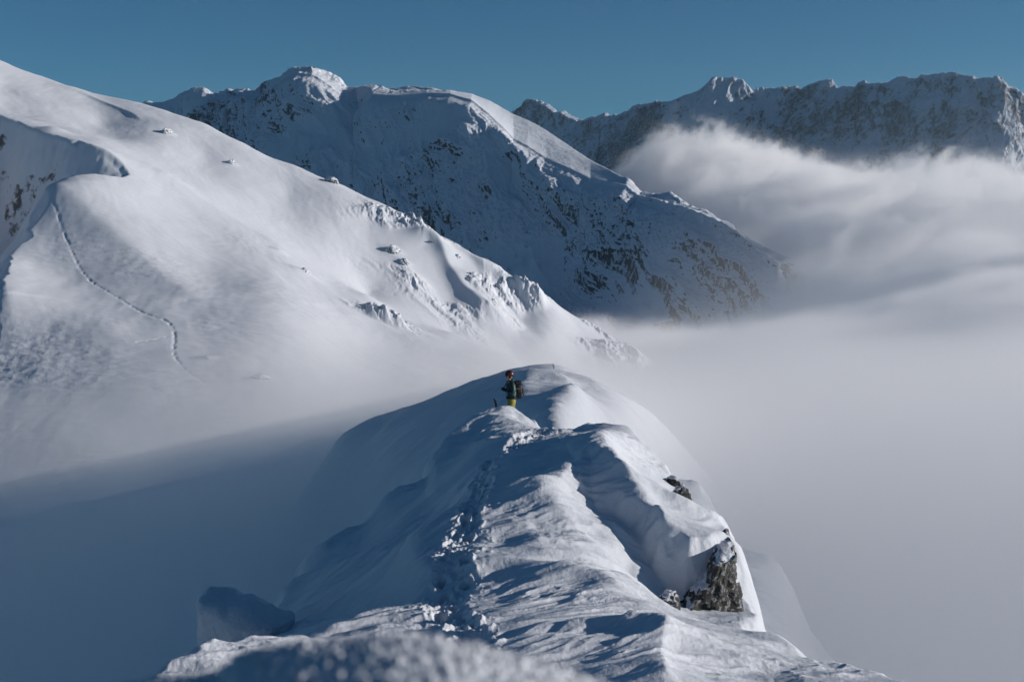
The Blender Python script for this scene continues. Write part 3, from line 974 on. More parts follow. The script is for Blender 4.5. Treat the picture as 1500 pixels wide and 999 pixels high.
def fog_volume(name, lo, hi, res, build, g=0.0, color=(0.998, 0.9985, 1.0, 1), rate=1.0):
    m, nt, out = new_mat(name + " air")
    vol = nt.nodes.new("ShaderNodeVolumePrincipled")
    vol.inputs["Color"].default_value = color
    vol.inputs["Anisotropy"].default_value = g
    vol.inputs["Density"].default_value = 1.0
    vol.inputs["Density Attribute"].default_value = "density"
    nt.links.new(vol.outputs[0], out.inputs["Volume"])
    m.cycles.volume_step_rate = rate
    me = bpy.data.meshes.new(name)
    me.from_pydata([lo, hi], [], [])
    me.materials.append(m)
    o = bpy.data.objects.new(name, me); col.objects.link(o)
    ng = bpy.data.node_groups.new(name + " field", 'GeometryNodeTree')
    ng.interface.new_socket("Geometry", in_out='OUTPUT', socket_type='NodeSocketGeometry')
    go = ng.nodes.new("NodeGroupOutput")
    vc = ng.nodes.new("GeometryNodeVolumeCube")
    vc.inputs["Min"].default_value = lo; vc.inputs["Max"].default_value = hi
    for k, a in enumerate("XYZ"):
        vc.inputs["Resolution " + a].default_value = max(2, int((hi[k] - lo[k]) / res[k]))
    ng.links.new(build(FieldNodes(ng)), vc.inputs["Density"])
    sm = ng.nodes.new("GeometryNodeSetMaterial"); sm.inputs["Material"].default_value = m
    ng.links.new(vc.outputs[0], sm.inputs[0]); ng.links.new(sm.outputs[0], go.inputs[0])
    md = o.modifiers.new("field", 'NODES'); md.node_group = ng
    tag(o, kind="stuff")
    return o


def near_field(f):
    n1 = f.noise(0.022, 4.0, 0.55, 0.5, (1, 1, 1.5))
    n2 = f.noise(0.0065, 2.0)
    # right of the ridge the fog stands just under the crest, on the left it sinks away from it
    top_r = f.step(f.x, -14, 14, 0, 1)
    left_sink = f.m('MULTIPLY', f.m('MINIMUM', f.m('ADD', f.x, 15), 0), f.step(f.y, 90, 260, 0.26, 0.05))
    left_sink = f.m('MAXIMUM', left_sink, -24)
    top = f.m('ADD', f.m('MULTIPLY', top_r, 6.5), -16.5)
    top = f.m('ADD', top, left_sink)
    top = f.m('ADD', top, f.m('MULTIPLY', f.y, -0.05))
    # clear air close under the left flank
    top = f.m('ADD', top, f.m('MULTIPLY', f.step(f.y, 26, 62, -9, 0), f.m('SUBTRACT', 1, top_r)))
    # out over the valley the surface sinks, and swells again towards the right
    top = f.m('ADD', top, f.m('MULTIPLY', f.m('MAXIMUM', f.m('SUBTRACT', f.y, 170), 0), -0.045))
    top = f.m('ADD', top, f.m('MULTIPLY', f.m('MAXIMUM', f.m('SUBTRACT', f.x, 95), 0), f.step(f.y, 200, 420, 0, 0.16)))
    top = f.m('ADD', top, f.m('MULTIPLY', n1, f.m('ADD', f.step(f.y, 30, 120, 7, 20), f.step(f.y, 250, 560, 0, 34))))
    top = f.m('ADD', top, f.m('MULTIPLY', f.m('MULTIPLY', f.step(f.x, 3, 9), f.step(f.y, 26, 40, 0, 3)), f.step(f.y, 50, 80, 1, -0.6)))
    top = f.m('ADD', top, f.m('MULTIPLY', n2, f.step(f.y, 180, 600, 0, 45)))
    d = f.m('SUBTRACT', top, f.z)
    # thin over the foot of the left mountain, dense elsewhere
    thin = f.m('MULTIPLY', f.m('MULTIPLY', f.step(f.y, 110, 170, 0, 1), f.step(f.y, 440, 520, 1, 0)), f.step(f.x, 60, 150, 1, 0))
    dens = f.m('SUBTRACT', 0.05, f.m('MULTIPLY', thin, 0.0445))
    body_ = f.m('MULTIPLY', f.step(d, -5, 9, 0, 1), dens)
    veil = f.m('MULTIPLY', f.step(d, -16, 2, 0, 0.013), f.step(f.x, 3, 12, 0, 1))
    veil = f.m('MULTIPLY', veil, f.step(f.y, 55, 115, 1, 0.08))
    # drifting mist on the sun side of the ridge
    up = f.m('ADD', f.m('SUBTRACT', 2.0, f.z), f.m('MULTIPLY', n1, 14))
    lift = f.m('MULTIPLY', f.m('MULTIPLY', f.step(up, -2, 7, 0, 0.0035), f.step(f.x, 8, 20)), f.step(f.y, 60, 90, 1, 0))
    # mist spilling over the saddle to the left
    top2 = f.m('ADD', f.m('MULTIPLY', f.y, -0.04), -10.5)
    top2 = f.m('ADD', top2, f.m('MULTIPLY', n1, 26))
    spill = f.step(f.m('SUBTRACT', top2, f.z), -4, 8, 0, 0.013)
    spill = f.m('MULTIPLY', spill, f.m('MULTIPLY', f.step(f.x, -85, -25), f.step(f.x, -6, 6, 1, 0.3)))
    spill = f.m('MULTIPLY', spill, f.m('MULTIPLY', f.step(f.y, 60, 88), f.step(f.y, 190, 280, 1, 0.0)))
    r = f.m('ADD', f.m('ADD', body_, veil), f.m('ADD', lift, spill))
    # no hard walls at the ends of the grid
    r = f.m('MULTIPLY', r, f.step(f.y, 12, 22, 0, 1))
    r = f.m('MULTIPLY', r, f.step(f.y, 660, 715, 1, 0))
    return f.m('SUBTRACT', r, 0.0004)


def bank_field(f):
    n0 = f.noise(0.0030, 2.0, 0.5, 0.0, (1, 1, 1), (30, 0, 0))
    n1 = f.noise(0.0105, 9.0, 0.70, 1.4, (0.7, 1, 1.3), rot=0.6)
    top = f.step(f.y, 720, 1900, -78, 36)
    top = f.m('ADD', top, f.m('MULTIPLY', n0, f.step(f.y, 700, 1300, 90, 240)))
    top = f.m('ADD', top, f.m('MULTIPLY', n1, f.step(f.y, 700, 1300, 110, 270)))
    bx = f.m('DIVIDE', f.m('SUBTRACT', f.x, 350), 200)
    bulge = f.m('POWER', 2.718, f.m('MULTIPLY', f.m('MULTIPLY', bx, bx), -1))
    top = f.m('ADD', top, f.m('MULTIPLY', bulge, f.step(f.y, 1100, 1700, 0, 80)))
    top = f.m('ADD', top, f.step(f.x, 90, 260, -60, 0))
    top = f.m('ADD', top, f.m('MULTIPLY', f.step(f.x, 130, 250, 0, 52), f.step(f.y, 1000, 1300, 1, 0)))
    d = f.m('SUBTRACT', top, f.z)
    r = f.step(d, 0, 9, 0, 0.024)
    r = f.m('ADD', r, f.step(d, -40, 0, 0, 0.0012))
    r = f.m('MULTIPLY', r, f.step(f.y, 655, 715, 0, 1))
    r = f.m('MULTIPLY', r, f.step(f.y, 2300, 2440, 1, 0))
    return f.m('SUBTRACT', r, 0.0002)


if FOG_ON:
    fog_volume("fog", (-300, 10, -110), (520, 720, 6), (3.2, 3.2, 2.2), near_field, rate=2.0)
    fog_volume("cloud_fog", (-150, 650, -260), (1900, 2450, 240), (5.5, 6, 4.5), bank_field, rate=2.0)


# ================================================================ snow hump right in front of the camera
_cp = [(150, 1040), (300, 1003), (330, 977), (360, 963), (400, 951), (450, 943), (520, 938.5), (565, 938), (640, 945), (720, 961), (780, 976), (830, 992), (880, 1012), (1000, 1050), (1300, 1090)]
ug = np.concatenate([np.linspace(-2.2, -0.34, 40), np.linspace(-0.335, 0.16, 760), np.linspace(0.165, 2.2, 40)])
yg = np.concatenate([np.linspace(0.25, 1.0, 16), np.linspace(1.01, 1.62, 330), np.exp(np.linspace(math.log(1.64), math.log(9.3), 60))])
U_, Y_ = np.meshgrid(ug, yg)
px_ = 750 + F * U_
cq = uq(750, np.interp(px_, [a for a, b in _cp], [b for a, b in _cp]))[1]
zc = cq * 1.3
t_ = (Y_ - 1.3)
Z_ = zc - np.where(t_ > 0, 0.9, 0.25) * (np.sqrt(t_ ** 2 + 0.12 ** 2) - 0.12)
Z_ = np.where(Y_ > 1.6, np.minimum(Z_, -0.50 * Y_ - 0.02), Z_)
Z_ = np.where(Y_ > 6, np.minimum(Z_, -0.60 * Y_), Z_)
X_ = U_ * np.maximum(Y_, 0.6)
fine = ((Y_ > 1.0) & (Y_ < 1.62)).astype(float)
cl = fbm2(X_ * 60, Y_ * 60, 3)
Z_ = Z_ + 0.02 * fbm2(X_ * 3, Y_ * 3, 2) + fine * (0.004 * cl + 0.006 * sstep(0.15, 0.5, fbm2(X_ * 110, Y_ * 110, 2)))
o = grid_mesh("near_snow_ground", np.stack([X_, Y_, Z_], -1), snow_mat("grainy snow", [((1, 1, 1), 0, 260.0, 3.0, 0.003)], rough=0.5))
tag(o, "grainy hump of snow close to the camera, out of focus", kind="structure")

# ================================================================ haze: the thin mountain air
if FOG_ON:
    m, nt, out = new_mat("haze air")
    vol = nt.nodes.new("ShaderNodeVolumePrincipled")
    vol.inputs["Color"].default_value = (0.55, 0.80, 1.0, 1)
    vol.inputs["Anisotropy"].default_value = 0.2
    vol.inputs["Density"].default_value = 0.000025
    nt.links.new(vol.outputs[0], out.inputs["Volume"])
    bm = bmesh.new(); bmesh.ops.create_cube(bm, size=1.0)
    for v in bm.verts: v.co = Vector((v.co.x * 14200, v.co.y * 14200 + 1000, (v.co.z + 0.5) * 1381 - 481.0))
    tag(bm_obj("haze", bm, m, smooth=False), kind="stuff")

# ================================================================ rocks
M_ROCK = rock_snow_mat("dark gneiss with snow", None, 0.50, 0.66, 2.6, bump=0.10, rock=(0.040, 0.041, 0.038, 1), noise_amt=0.45, rime=0.25)
M_ROCKFAR = rock_snow_mat("rimed rock", None, 0.15, 0.40, 0.35, bump=0.3, rock=(0.10, 0.095, 0.09, 1), noise_amt=0.5, rime=0.9)
M_RIME = snow_mat("rimed snow", [((1, 1, 1), 0, 6.0, 5.0, 0.06), ((1, 1, 1), 0, 30.0, 4.0, 0.02)])


def rock_stack(name, rows, depth, mat, seed, blocky=0.14, na=90):
    """closed rock: rows from bottom to top of (py, px left, px right, Y left, Y right)"""
    rows = np.array(rows, float)
    n = 120
    t = np.linspace(0, len(rows) - 1, n)
    R_ = np.stack([np.interp(t, np.arange(len(rows)), rows[:, k]) for k in range(5)], 1)
    pts = []
    for py, xl, xr, yl, yr in R_:
        a, b = at(xl, py, yl), at(xr, py, yr)
        c = (a + b) / 2; h = (b - a) / 2
        hw = Vector((h.x, h.y, 0)); back = Vector((0.12, 1, 0)).normalized() * depth
        z = (a.z + b.z) / 2
        ring = []
        for k in range(na):
            an = 2 * math.pi * k / na
            ca, sa = math.cos(an), math.sin(an)
            e = (abs(ca) ** 5 + abs(sa) ** 5) ** (-1 / 5)
            p = c + hw * (ca * e) + back * (sa * e * 0.5 + 0.5)
            ring.append((p.x, p.y, z))
        pts.append(ring)
    P = np.array(pts)
    x, y, z = P[..., 0], P[..., 1], P[..., 2]
    cen = P.mean(axis=1, keepdims=True)
    N = P - cen; N[..., 2] = 0; N /= np.linalg.norm(N, axis=-1, keepdims=True) + 1e-9
    s = seed
    f = fbm3(x * 1.7 + s, y * 1.7, z * 1.1, 3)
    g = fbm3(x * 4.5 + s, y * 4.5 + 2, z * 3.0, 3)
    st = np.round(g * 5) / 5 * 0.7 + 0.3 * g
    h = fbm3(x * 13 + s, y * 13, z * 9, 3, ridged=True)
    d = blocky * 1.6 * f + blocky * 1.5 * st + 0.03 * h
    P = P + N * d[..., None]
    P[..., 2] += 0.10 * fbm3(x * 3 + s, y * 3, z * 3 + 7, 2)
    bm = bmesh.new()
    vs = [[bm.verts.new(p) for p in ring] for ring in P]
    for i in range(n - 1):
        for k in range(na):
            bm.faces.new((vs[i][k], vs[i][(k + 1) % na], vs[i + 1][(k + 1) % na], vs[i + 1][k]))
    bm.faces.new(list(reversed(vs[0]))); bm.faces.new(vs[-1])
    bmesh.ops.recalc_face_normals(bm, faces=bm.faces)
    o = bm_obj(name, bm, mat, smooth=True)
    return o


def set_origin(o, loc):
    loc = Vector(loc)
    o.data.transform(Matrix.Translation(-loc))
    o.location = loc


def lump(name, loc, size, mat, seed, amp=0.35, freq=1.6, sub=4, rot=0.0, sharp=False):
    """an irregular boulder, half sunk where it stands"""
    bm = bmesh.new()
    bmesh.ops.create_icosphere(bm, subdivisions=sub, radius=1.0)
    co = np.array([v.co[:] for v in bm.verts])
    n = fbm3(co[:, 0] * freq + seed, co[:, 1] * freq + seed * 0.7, co[:, 2] * freq, 4, gain=0.55, ridged=sharp)
    n2 = fbm3(co[:, 0] * 0.8 - seed, co[:, 1] * 0.8, co[:, 2] * 0.8 + seed, 2)
    r = 1 + amp * n + 0.4 * n2
    cr, sr = math.cos(rot), math.sin(rot)
    for v, k in zip(bm.verts, r):
        x, y, z = v.co.x * k * size[0], v.co.y * k * size[1], v.co.z * k * size[2]
        v.co = (x * cr - y * sr, x * sr + y * cr, z)
    o = bm_obj(name, bm, mat)
    o.location = loc
    return o


# the dark cliff under the shelf
cliff = rock_stack("rock_outcrop", [(979, 1007, 1096, 19.8, 20.3), (944, 1002, 1092, 19.9, 20.4), (919, 996, 1088, 19.9, 20.4), (894, 1000, 1086, 19.95, 20.4), (870, 1016, 1081, 20.0, 20.45), (849, 1038, 1075, 20.1, 20.5), (824, 1048, 1079, 20.1, 20.5), (826, 1046, 1078, 20.2, 20.6), (812, 1056, 1074, 20.5, 20.8)], 1.6, M_ROCK, 4.0, blocky=0.10)
set_origin(cliff, at(1035, 930, 20.8))
tag(cliff, "tall dark cliff of bare rock with snow in its cracks at the ridge's right edge", "rock", "rocks breaking through the near ridge")
near_rocks = [
    (962, 690, 28.7, (0.12, 0.22, 0.18), "upper of the two dark rocks on the right skyline flank, above the long shelf"),
    (984, 716, 26.6, (0.10, 0.2, 0.26), "lower of the two dark rocks on the right skyline flank, above the long shelf"),
    (998, 738, 25.5, (0.10, 0.2, 0.32), "tiny dark rock tip at the skyline edge just above the tall cliff"),
    (980, 886, 19.7, (0.15, 0.2, 0.22), "grey rimed rock block at the left foot of the dark cliff"),
]
for i, (px, py, Y, sz_, lab) in enumerate(near_rocks):
    o = lump("rock_outcrop", at(px, py, Y), sz_, M_ROCK, 3.1 + i * 5.3, amp=0.45, freq=1.9, sharp=True, rot=i * 0.9)
    tag(o, lab, "rock", "rocks breaking through the near ridge")

# the rimed boulder standing off the left flank
bm = bmesh.new()
bmesh.ops.create_icosphere(bm, subdivisions=6, radius=1.0)
for v in bm.verts:
    x, y, z = v.co
    e = (abs(x) ** 4 + abs(y) ** 2.5 + abs(z) ** 4) ** (-1 / 3.6)
    x, y, z = x * e, y * e, z * e
    tz = 0.58 - 0.20 * (x + 1) - 0.10 * max(0, x) ** 2
    zz = z * tz + 0.08 if z > 0 else z * 0.9 + 0.08
    v.co = (x * (0.62 if x < 0 else 1.15) * (1 - 0.10 * max(0, -z)), y * 0.6 * (1 - 0.25 * max(0, -z)), zz)
co = np.array([v.co[:] for v in bm.verts])
n = 0.20 * fbm3(co[:, 0] * 1.7 + 3, co[:, 1] * 1.3, co[:, 2] * 1.3, 3) + 0.035 * fbm3(co[:, 0] * 9, co[:, 1] * 9, co[:, 2] * 5, 3, ridged=True) * sstep(0.35, -0.1, co[:, 2])
bm.normal_update()
for v, k in zip(bm.verts, n):
    v.co += v.normal * k
o = bm_obj("snow_boulder", bm, M_RIME)
o.location = at(338, 908, 21.6)
o.rotation_euler = (0, R(4), R(-12))
tag(o, "rounded snow plastered boulder with rimed face, left of the near ridge", "boulder")

for i, (px, py, hw, hh, lab) in enumerate(LR):
    v = leftm.hit(px, py)
    k = v.y / F
    o = lump("rock_outcrop", (v.x, v.y, v.z + 0.3 * hh * k), (hw * k * 0.85, hw * k * 0.6, hh * k * 1.15), M_ROCKFAR, 11.7 + i * 3.9, amp=0.75, freq=1.7, sharp=True, rot=i * 1.3)
    tag(o, lab, "rock", "rocks on the left snow mountain")

# marker on the dome summit
v = domet.hit(811, 541)
mk = bpy.data.objects.new("summit_marker", None); col.objects.link(mk); mk.location = (v.x, v.y, v.z)
tag(mk, "tiny snow crusted marker post on top of the dome behind the hiker", "marker post")
M_WOOD = plain_mat("weathered wood", (0.12, 0.09, 0.07), 0.8)
bm = bmesh.new(); bmesh.ops.create_cone(bm, cap_ends=True, segments=10, radius1=0.05, radius2=0.045, depth=0.5)
for w in bm.verts: w.co.z += 0.1
bm_obj("post", bm, M_WOOD, mk)
o = lump("snow_cap", (0, 0, 0.34), (0.16, 0.13, 0.10), M_RIME, 2.0, sub=3); o.parent = mk

# ================================================================ the hiker
def skin_obj(name, verts, edges, mat, parent, sub=2, root=0):
    me = bpy.data.meshes.new(name)
    me.from_pydata([v[:3] for v in verts], edges, [])
    o = bpy.data.objects.new(name, me); col.objects.link(o)
    me.materials.append(mat)
    if parent: o.parent = parent
    m = o.modifiers.new("skin", 'SKIN')
    if not me.skin_vertices:
        bm = bmesh.new(); bm.from_mesh(me); bm.verts.layers.skin.verify(); bm.to_mesh(me); bm.free()
    for i, v in enumerate(verts):
        sv = me.skin_vertices[0].data[i]
        r = v[3]
        sv.radius = r if isinstance(r, tuple) else (r, r)
        sv.use_root = (i == root)
    m.use_smooth_shade = True
    s_ = o.modifiers.new("sub", 'SUBSURF'); s_.levels = sub; s_.render_levels = sub
    return o


M_SKIN = plain_mat("skin", (0.55, 0.33, 0.24), 0.5, 0.1)
M_JACKET = plain_mat("dark teal shell", (0.008, 0.042, 0.040), 0.45, 0.35, 8.0, 0.01)
M_PANTS = plain_mat("olive yellow shell", (0.24, 0.22, 0.035), 0.6, 0.25, 8.0, 0.01)
M_BLACK = plain_mat("black fabric", (0.014, 0.014, 0.016), 0.6, 0.5, 20.0, 0.006)
M_GREY = plain_mat("grey webbing", (0.16, 0.16, 0.16), 0.6)
M_RED = plain_mat("maroon helmet shell", (0.075, 0.011, 0.016), 0.3, 0.2)
M_LENS = plain_mat("goggle lens", (0.01, 0.01, 0.012), 0.1, 0.2)
M_BOOT = plain_mat("boot plastic", (0.02, 0.02, 0.022), 0.4)

HX, HYY = at(750, 600, 37.25).x, 37.25
top_z = at(747, 543, HYY).z
HZ = top_z - 1.83
person = bpy.data.objects.new("person", None); col.objects.link(person)
person.location = (HX, HYY, HZ)
person.rotation_euler = (0, 0, R(14))
tag(person, "hiker in a dark green jacket, olive trousers and red helmet standing on the knoll", "person")
S = 1  # figure faces -X, left arm towards the camera (-Y)
bv = [(0.0, 0, 0.96, 0.13), (-0.01, 0, 1.12, 0.125), (-0.03, 0, 1.30, 0.14), (-0.045, 0, 1.43, 0.11), (-0.065, 0, 1.52, 0.055), (-0.085, 0, 1.58, 0.055)]
be = [(0, 1), (1, 2), (2, 3), (3, 4), (4, 5)]
LEGS = {}
for sgn in (-1, 1):
    k0 = len(bv)
    fwd = -0.16 if sgn < 0 else 0.06
    bv += [(0.0, 0.10 * sgn, 0.90, 0.095), (fwd * 0.9 - 0.03, 0.12 * sgn, 0.50, 0.062), (fwd + 0.02, 0.13 * sgn, 0.10, 0.045), (fwd - 0.12, 0.14 * sgn, 0.05, 0.04)]
    be += [(0, k0), (k0, k0 + 1), (k0 + 1, k0 + 2), (k0 + 2, k0 + 3)]
    LEGS[sgn] = fwd
for sgn in (-1, 1):
    k0 = len(bv)
    bv += [(-0.03, 0.185 * sgn, 1.42, 0.062), (-0.02, 0.255 * sgn, 1.15, 0.046), (-0.22, 0.14 * sgn, 1.21, 0.034)]
    be += [(3, k0), (k0, k0 + 1), (k0 + 1, k0 + 2)]
skin_obj("body", bv, be, M_SKIN, person)
# head with face
bm = bmesh.new()
bmesh.ops.create_uvsphere(bm, u_segments=28, v_segments=20, radius=0.105)
for v in bm.verts:
    x, y, z = v.co
    v.co = (x * 0.98, y * 0.78, z * 1.12)
    if z < 0 and x < 0: v.co.x *= 0.92
    if -0.03 < z < 0.015 and abs(y) < 0.02 and x < -0.05: v.co.x -= 0.022      # nose
    if 0.0 < z < 0.03 and 0.02 < abs(y) < 0.05 and x < -0.05: v.co.x += 0.008  # eye sockets
    if z < -0.075 and x < -0.02: v.co.x -= 0.015                                # chin
hd = bm_obj("head", bm, M_SKIN, person); hd.location = (-0.095, 0, 1.67)
for sgn in (-1, 1):
    bm = bmesh.new(); bmesh.ops.create_uvsphere(bm, u_segments=10, v_segments=8, radius=0.012)
    e = bm_obj("eye", bm, M_LENS, hd); e.location = (-0.088, 0.033 * sgn, 0.008)
bm = bmesh.new(); bmesh.ops.create_cube(bm, size=1)
for v in bm.verts: v.co = (v.co.x * 0.012, v.co.y * 0.045, v.co.z * 0.008)
o = bm_obj("mouth", bm, plain_mat("lips", (0.35, 0.12, 0.1), 0.5), hd); o.location = (-0.092, 0, -0.052)
# helmet
bm = bmesh.new()
bmesh.ops.create_uvsphere(bm, u_segments=32, v_segments=24, radius=0.135)
for v in bm.verts:
    x, y, z = v.co
    if z < -0.02: v.co.z = -0.02 + (z + 0.02) * (0.15 if x < 0.02 else 0.65)
    v.co.x *= 1.08; v.co.y *= 0.86
    if x < -0.10 and -0.03 < z < 0.03: v.co.x -= 0.015
o = bm_obj("helmet", bm, M_RED, person); o.location = (-0.085, 0, 1.715)
o.rotation_euler = (0, R(6), 0)
for sgn in (-1, 1):
    bm = bmesh.new(); bmesh.ops.create_uvsphere(bm, u_segments=14, v_segments=10, radius=0.045)
    for v in bm.verts: v.co.y *= 0.4
    e = bm_obj("ear_pad", bm, M_BLACK, o); e.location = (0.01, 0.095 * sgn, -0.075)
for k in range(4):
    bm = bmesh.new(); bmesh.ops.create_cube(bm, size=1)
    for v in bm.verts: v.co = (v.co.x * 0.05, v.co.y * 0.014, v.co.z * 0.012)
    e = bm_obj("vent", bm, M_BLACK, o); e.location = (-0.02 + 0.03 * (k // 2), -0.045 + 0.09 * (k % 2), 0.118)
# goggles
bm = bmesh.new()
seg = 14
ring = []
for k in range(seg + 1):
    a = math.pi - R(62) + R(124) * k / seg
    for zz, rr in ((0.032, 0.112), (-0.03, 0.112), (-0.03, 0.09), (0.032, 0.09)):
        ring.append(bm.verts.new((math.cos(a) * rr * 1.12, math.sin(a) * rr * 0.85, zz)))
for k in range(seg):
    for j in range(4):
        bm.faces.new((ring[k * 4 + j], ring[k * 4 + (j + 1) % 4], ring[k * 4 + 4 + (j + 1) % 4], ring[k * 4 + 4 + j]))
o = bm_obj("goggles", bm, M_LENS, person); o.location = (-0.098, 0, 1.683)
# jacket
jv = [(0.01, 0, 0.84, (0.19, 0.155)), (0.0, 0, 1.02, (0.18, 0.145)), (-0.02, 0, 1.20, (0.185, 0.15)), (-0.035, 0, 1.36, (0.19, 0.15)), (-0.05, 0, 1.47, (0.12, 0.10)), (-0.065, 0, 1.54, (0.085, 0.085))]
je = [(0, 1), (1, 2), (2, 3), (3, 4), (4, 5)]
for sgn in (-1, 1):
    k0 = len(jv)
    jv += [(-0.03, 0.19 * sgn, 1.40, 0.088), (-0.015, 0.245 * sgn, 1.27, 0.076), (-0.025, 0.27 * sgn, 1.14, 0.072), (-0.13, 0.21 * sgn, 1.16, 0.060), (-0.215, 0.145 * sgn, 1.21, 0.050)]
    je += [(3, k0), (k0, k0 + 1), (k0 + 1, k0 + 2), (k0 + 2, k0 + 3), (k0 + 3, k0 + 4)]
jv = [(a, b, c, (r[0] * 1.12, r[1] * 1.12) if isinstance(r, tuple) else r * 1.15) for a, b, c, r in jv]
jk = skin_obj("jacket", jv, je, M_JACKET, person, root=2)
hv = [(-0.02, 0, 1.50, 0.085), (0.02, 0, 1.535, 0.075), (0.045, 0, 1.53, 0.05)]
skin_obj("hood", hv, [(0, 1), (1, 2)], M_JACKET, person)
# trousers
tv = [(0.0, 0, 1.02, (0.15, 0.125)), (0.0, 0, 0.86, (0.15, 0.14))]
te = [(0, 1)]
for sgn in (-1, 1):
    f = LEGS[sgn]; k0 = len(tv)
    tv += [(f * 0.2, 0.105 * sgn, 0.76, 0.115), (f * 0.9 - 0.03, 0.12 * sgn, 0.50, 0.092), (f * 1.0, 0.13 * sgn, 0.28, 0.085), (f + 0.02, 0.13 * sgn, 0.14, 0.088)]
    te += [(1, k0), (k0, k0 + 1), (k0 + 1, k0 + 2), (k0 + 2, k0 + 3)]
tv = [(a, b, c, (r[0] * 1.08, r[1] * 1.08) if isinstance(r, tuple) else r * 1.18) for a, b, c, r in tv]
skin_obj("trousers", tv, te, M_PANTS, person)
for sgn in (-1, 1):
    f = LEGS[sgn]
    skin_obj("boot", [(f + 0.03, 0.13 * sgn, 0.20, 0.065), (f + 0.04, 0.13 * sgn, 0.07, 0.06), (f - 0.06, 0.135 * sgn, 0.055, 0.055), (f - 0.16, 0.14 * sgn, 0.045, 0.045)], [(0, 1), (1, 2), (2, 3)], M_BOOT, person)
# gloves: palm, four curled fingers of different length and a thumb, closing on each other at the chest
for sgn in (-1, 1):
    w = Vector((-0.225, 0.135 * sgn, 1.215))
    gv = [(w.x + 0.02, w.y, w.z, (0.042, 0.036)), (w.x - 0.05, w.y - 0.02 * sgn, w.z + 0.012, (0.044, 0.026))]
    ge = [(0, 1)]
    for k, L in enumerate((0.060, 0.070, 0.066, 0.050)):
        z0 = w.z + 0.042 - 0.022 * k
        b0 = len(gv)
        gv += [(w.x - 0.075, w.y - 0.03 * sgn, z0, 0.0115), (w.x - 0.075 - L * 0.55, w.y - (0.03 + L * 0.35) * sgn, z0, 0.0105), (w.x - 0.07 - L * 0.5, w.y - (0.03 + L * 0.95) * sgn, z0 - 0.004, 0.009)]
        ge += [(1, b0), (b0, b0 + 1), (b0 + 1, b0 + 2)]
    b0 = len(gv)
    gv += [(w.x - 0.02, w.y - 0.02 * sgn, w.z + 0.045, 0.014), (w.x - 0.05, w.y - 0.045 * sgn, w.z + 0.068, 0.012), (w.x - 0.085, w.y - 0.055 * sgn, w.z + 0.070, 0.010)]
    ge += [(0, b0), (b0, b0 + 1), (b0 + 1, b0 + 2)]
    skin_obj("glove", gv, ge, M_BLACK, person, sub=1)

# backpack
pack = bpy.data.objects.new("backpack", None); col.objects.link(pack)
pack.location = Vector((HX, HYY, HZ)) + Matrix.Rotation(R(14), 3, 'Z') @ Vector((0.215, 0, 0.90))
pack.rotation_euler = (0, R(-5), R(14))
tag(pack, "black backpack with grey straps on the hiker's back", "backpack")


def rounded_box(name, sx, sy, sz, loc, mat, parent, seed=1.0, amp=0.012, bev=0.04):
    bm = bmesh.new(); bmesh.ops.create_cube(bm, size=1)
    for v in bm.verts: v.co = (v.co.x * sx, v.co.y * sy, v.co.z * sz)
    bmesh.ops.bevel(bm, geom=list(bm.edges), offset=min(bev, 0.45 * min(sx, sy, sz)), segments=3, profile=0.6, affect='EDGES')
    bmesh.ops.subdivide_edges(bm, edges=[e for e in bm.edges if e.calc_length() > 0.08], cuts=3, use_grid_fill=True)
    co = np.array([v.co[:] for v in bm.verts])
    n = fbm3(co[:, 0] * 9 + seed, co[:, 1] * 9, co[:, 2] * 9, 2)
    bm.normal_update()
    for v, k in zip(bm.verts, n): v.co += v.normal * float(k) * amp
    o = bm_obj(name, bm, mat, parent); o.location = loc
    return o


rounded_box("pack_body", 0.22, 0.30, 0.46, (0.02, 0, 0.26), M_BLACK, pack, 1.0, 0.02, 0.07)
rounded_box("lid", 0.24, 0.28, 0.12, (0.01, 0, 0.53), M_BLACK, pack, 2.0, 0.015, 0.05)
rounded_box("front_pocket", 0.07, 0.22, 0.24, (0.145, 0, 0.24), M_BLACK, pack, 3.0, 0.012, 0.03)
for sgn in (-1, 1):
    rounded_box("side_pocket", 0.13, 0.05, 0.18, (0.02, 0.165 * sgn, 0.12), M_BLACK, pack, 4.0 + sgn, 0.01, 0.02)
    for zz in (0.18, 0.36):
        rounded_box("compression_strap", 0.235, 0.012, 0.022, (0.02, 0.158 * sgn, zz), M_GREY, pack, 5.0, 0.0, 0.004)
    skin_obj("shoulder_strap", [(-0.08, 0.09 * sgn, 0.50, (0.03, 0.012)), (-0.17, 0.11 * sgn, 0.60, (0.03, 0.012)), (-0.33, 0.11 * sgn, 0.55, (0.03, 0.012)), (-0.42, 0.11 * sgn, 0.42, (0.028, 0.012)), (-0.37, 0.15 * sgn, 0.25, (0.02, 0.01)), (-0.10, 0.13 * sgn, 0.12, (0.02, 0.01))],
             [(0, 1), (1, 2), (2, 3), (3, 4), (4, 5)], M_BLACK, pack, sub=1)
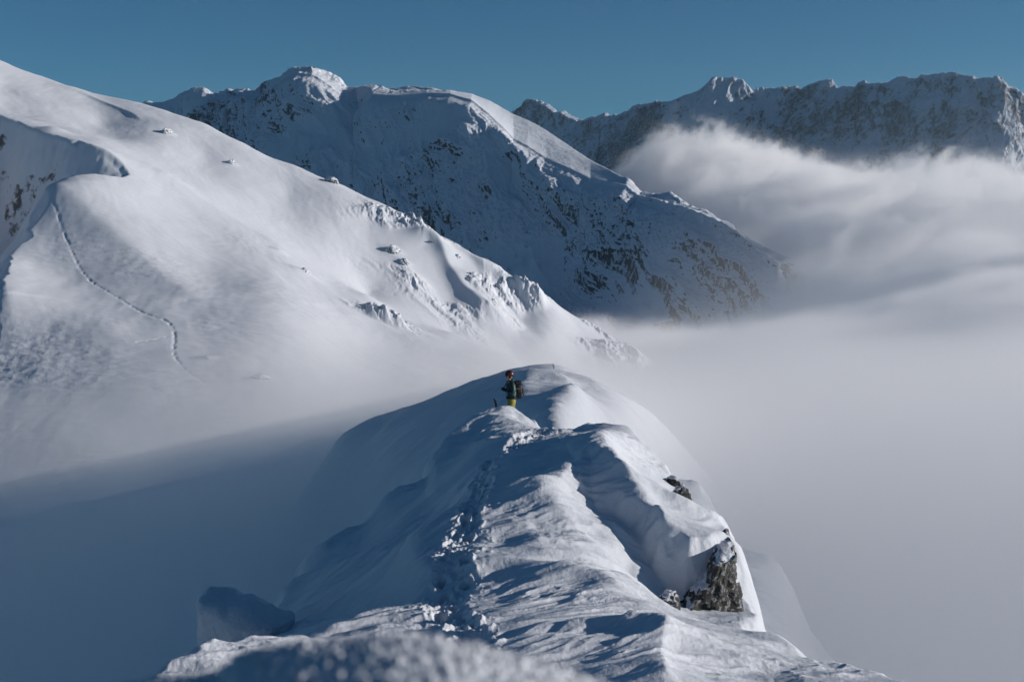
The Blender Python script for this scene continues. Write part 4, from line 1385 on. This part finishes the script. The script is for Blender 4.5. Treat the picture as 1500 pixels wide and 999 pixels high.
skin_obj("hip_belt", [(-0.06, -0.13, 0.08, (0.02, 0.035)), (-0.20, -0.20, 0.08, (0.02, 0.035)), (-0.37, -0.10, 0.08, (0.018, 0.03)), (-0.40, 0, 0.08, (0.015, 0.02)), (-0.37, 0.10, 0.08, (0.018, 0.03)), (-0.20, 0.20, 0.08, (0.02, 0.035)), (-0.06, 0.13, 0.08, (0.02, 0.035))],
         [(0, 1), (1, 2), (2, 3), (3, 4), (4, 5), (5, 6)], M_BLACK, pack, sub=1)

# ski planted in the snow beside the hiker: only its curved tip clears the crest
tip = at(723.5, 583.5, 36.9)
bm = bmesh.new()
secs = []
for i in range(60):
    t = i / 59
    L = 1.75 * t
    wd = 0.036 + 0.018 * abs(2 * t - 1) ** 2
    if t > 0.93: wd *= math.sqrt(max(0.02, 1 - ((t - 0.93) / 0.07) ** 2))
    bend = 0.0 if t < 0.82 else -0.085 * ((t - 0.82) / 0.18) ** 1.7
    secs.append([bm.verts.new((bend + th, s_ * wd, L)) for s_, th in ((-1, -0.006), (1, -0.006), (1, 0.006), (-1, 0.006))])
for a, b in zip(secs[:-1], secs[1:]):
    for j in range(4):
        bm.faces.new((a[j], a[(j + 1) % 4], b[(j + 1) % 4], b[j]))
bm.faces.new(secs[0][::-1]); bm.faces.new(secs[-1])
ski = bpy.data.objects.new("ski", None); col.objects.link(ski)
blade = bm_obj("ski_blade", bm, M_BOOT, ski, smooth=False)
for zz in (0.75, 0.98):
    rounded_box("binding", 0.05, 0.07, 0.10 if zz < 0.9 else 0.14, (0.03, 0, zz), M_GREY, ski, 1.0, 0.0, 0.012)
ski.rotation_euler = (0, R(-9), R(55))
ski.location = tip - Matrix.Rotation(R(55), 3, 'Z') @ (Matrix.Rotation(R(-9), 3, 'Y') @ Vector((-0.085, 0, 1.75)))
tag(ski, "black ski standing in the snow, its curved tip showing left of the hiker", "ski")
print("person ground", HZ, near.z(np.array([HX]), np.array([HYY])), "ski", ski.location)

print('script', time.time() - T0)
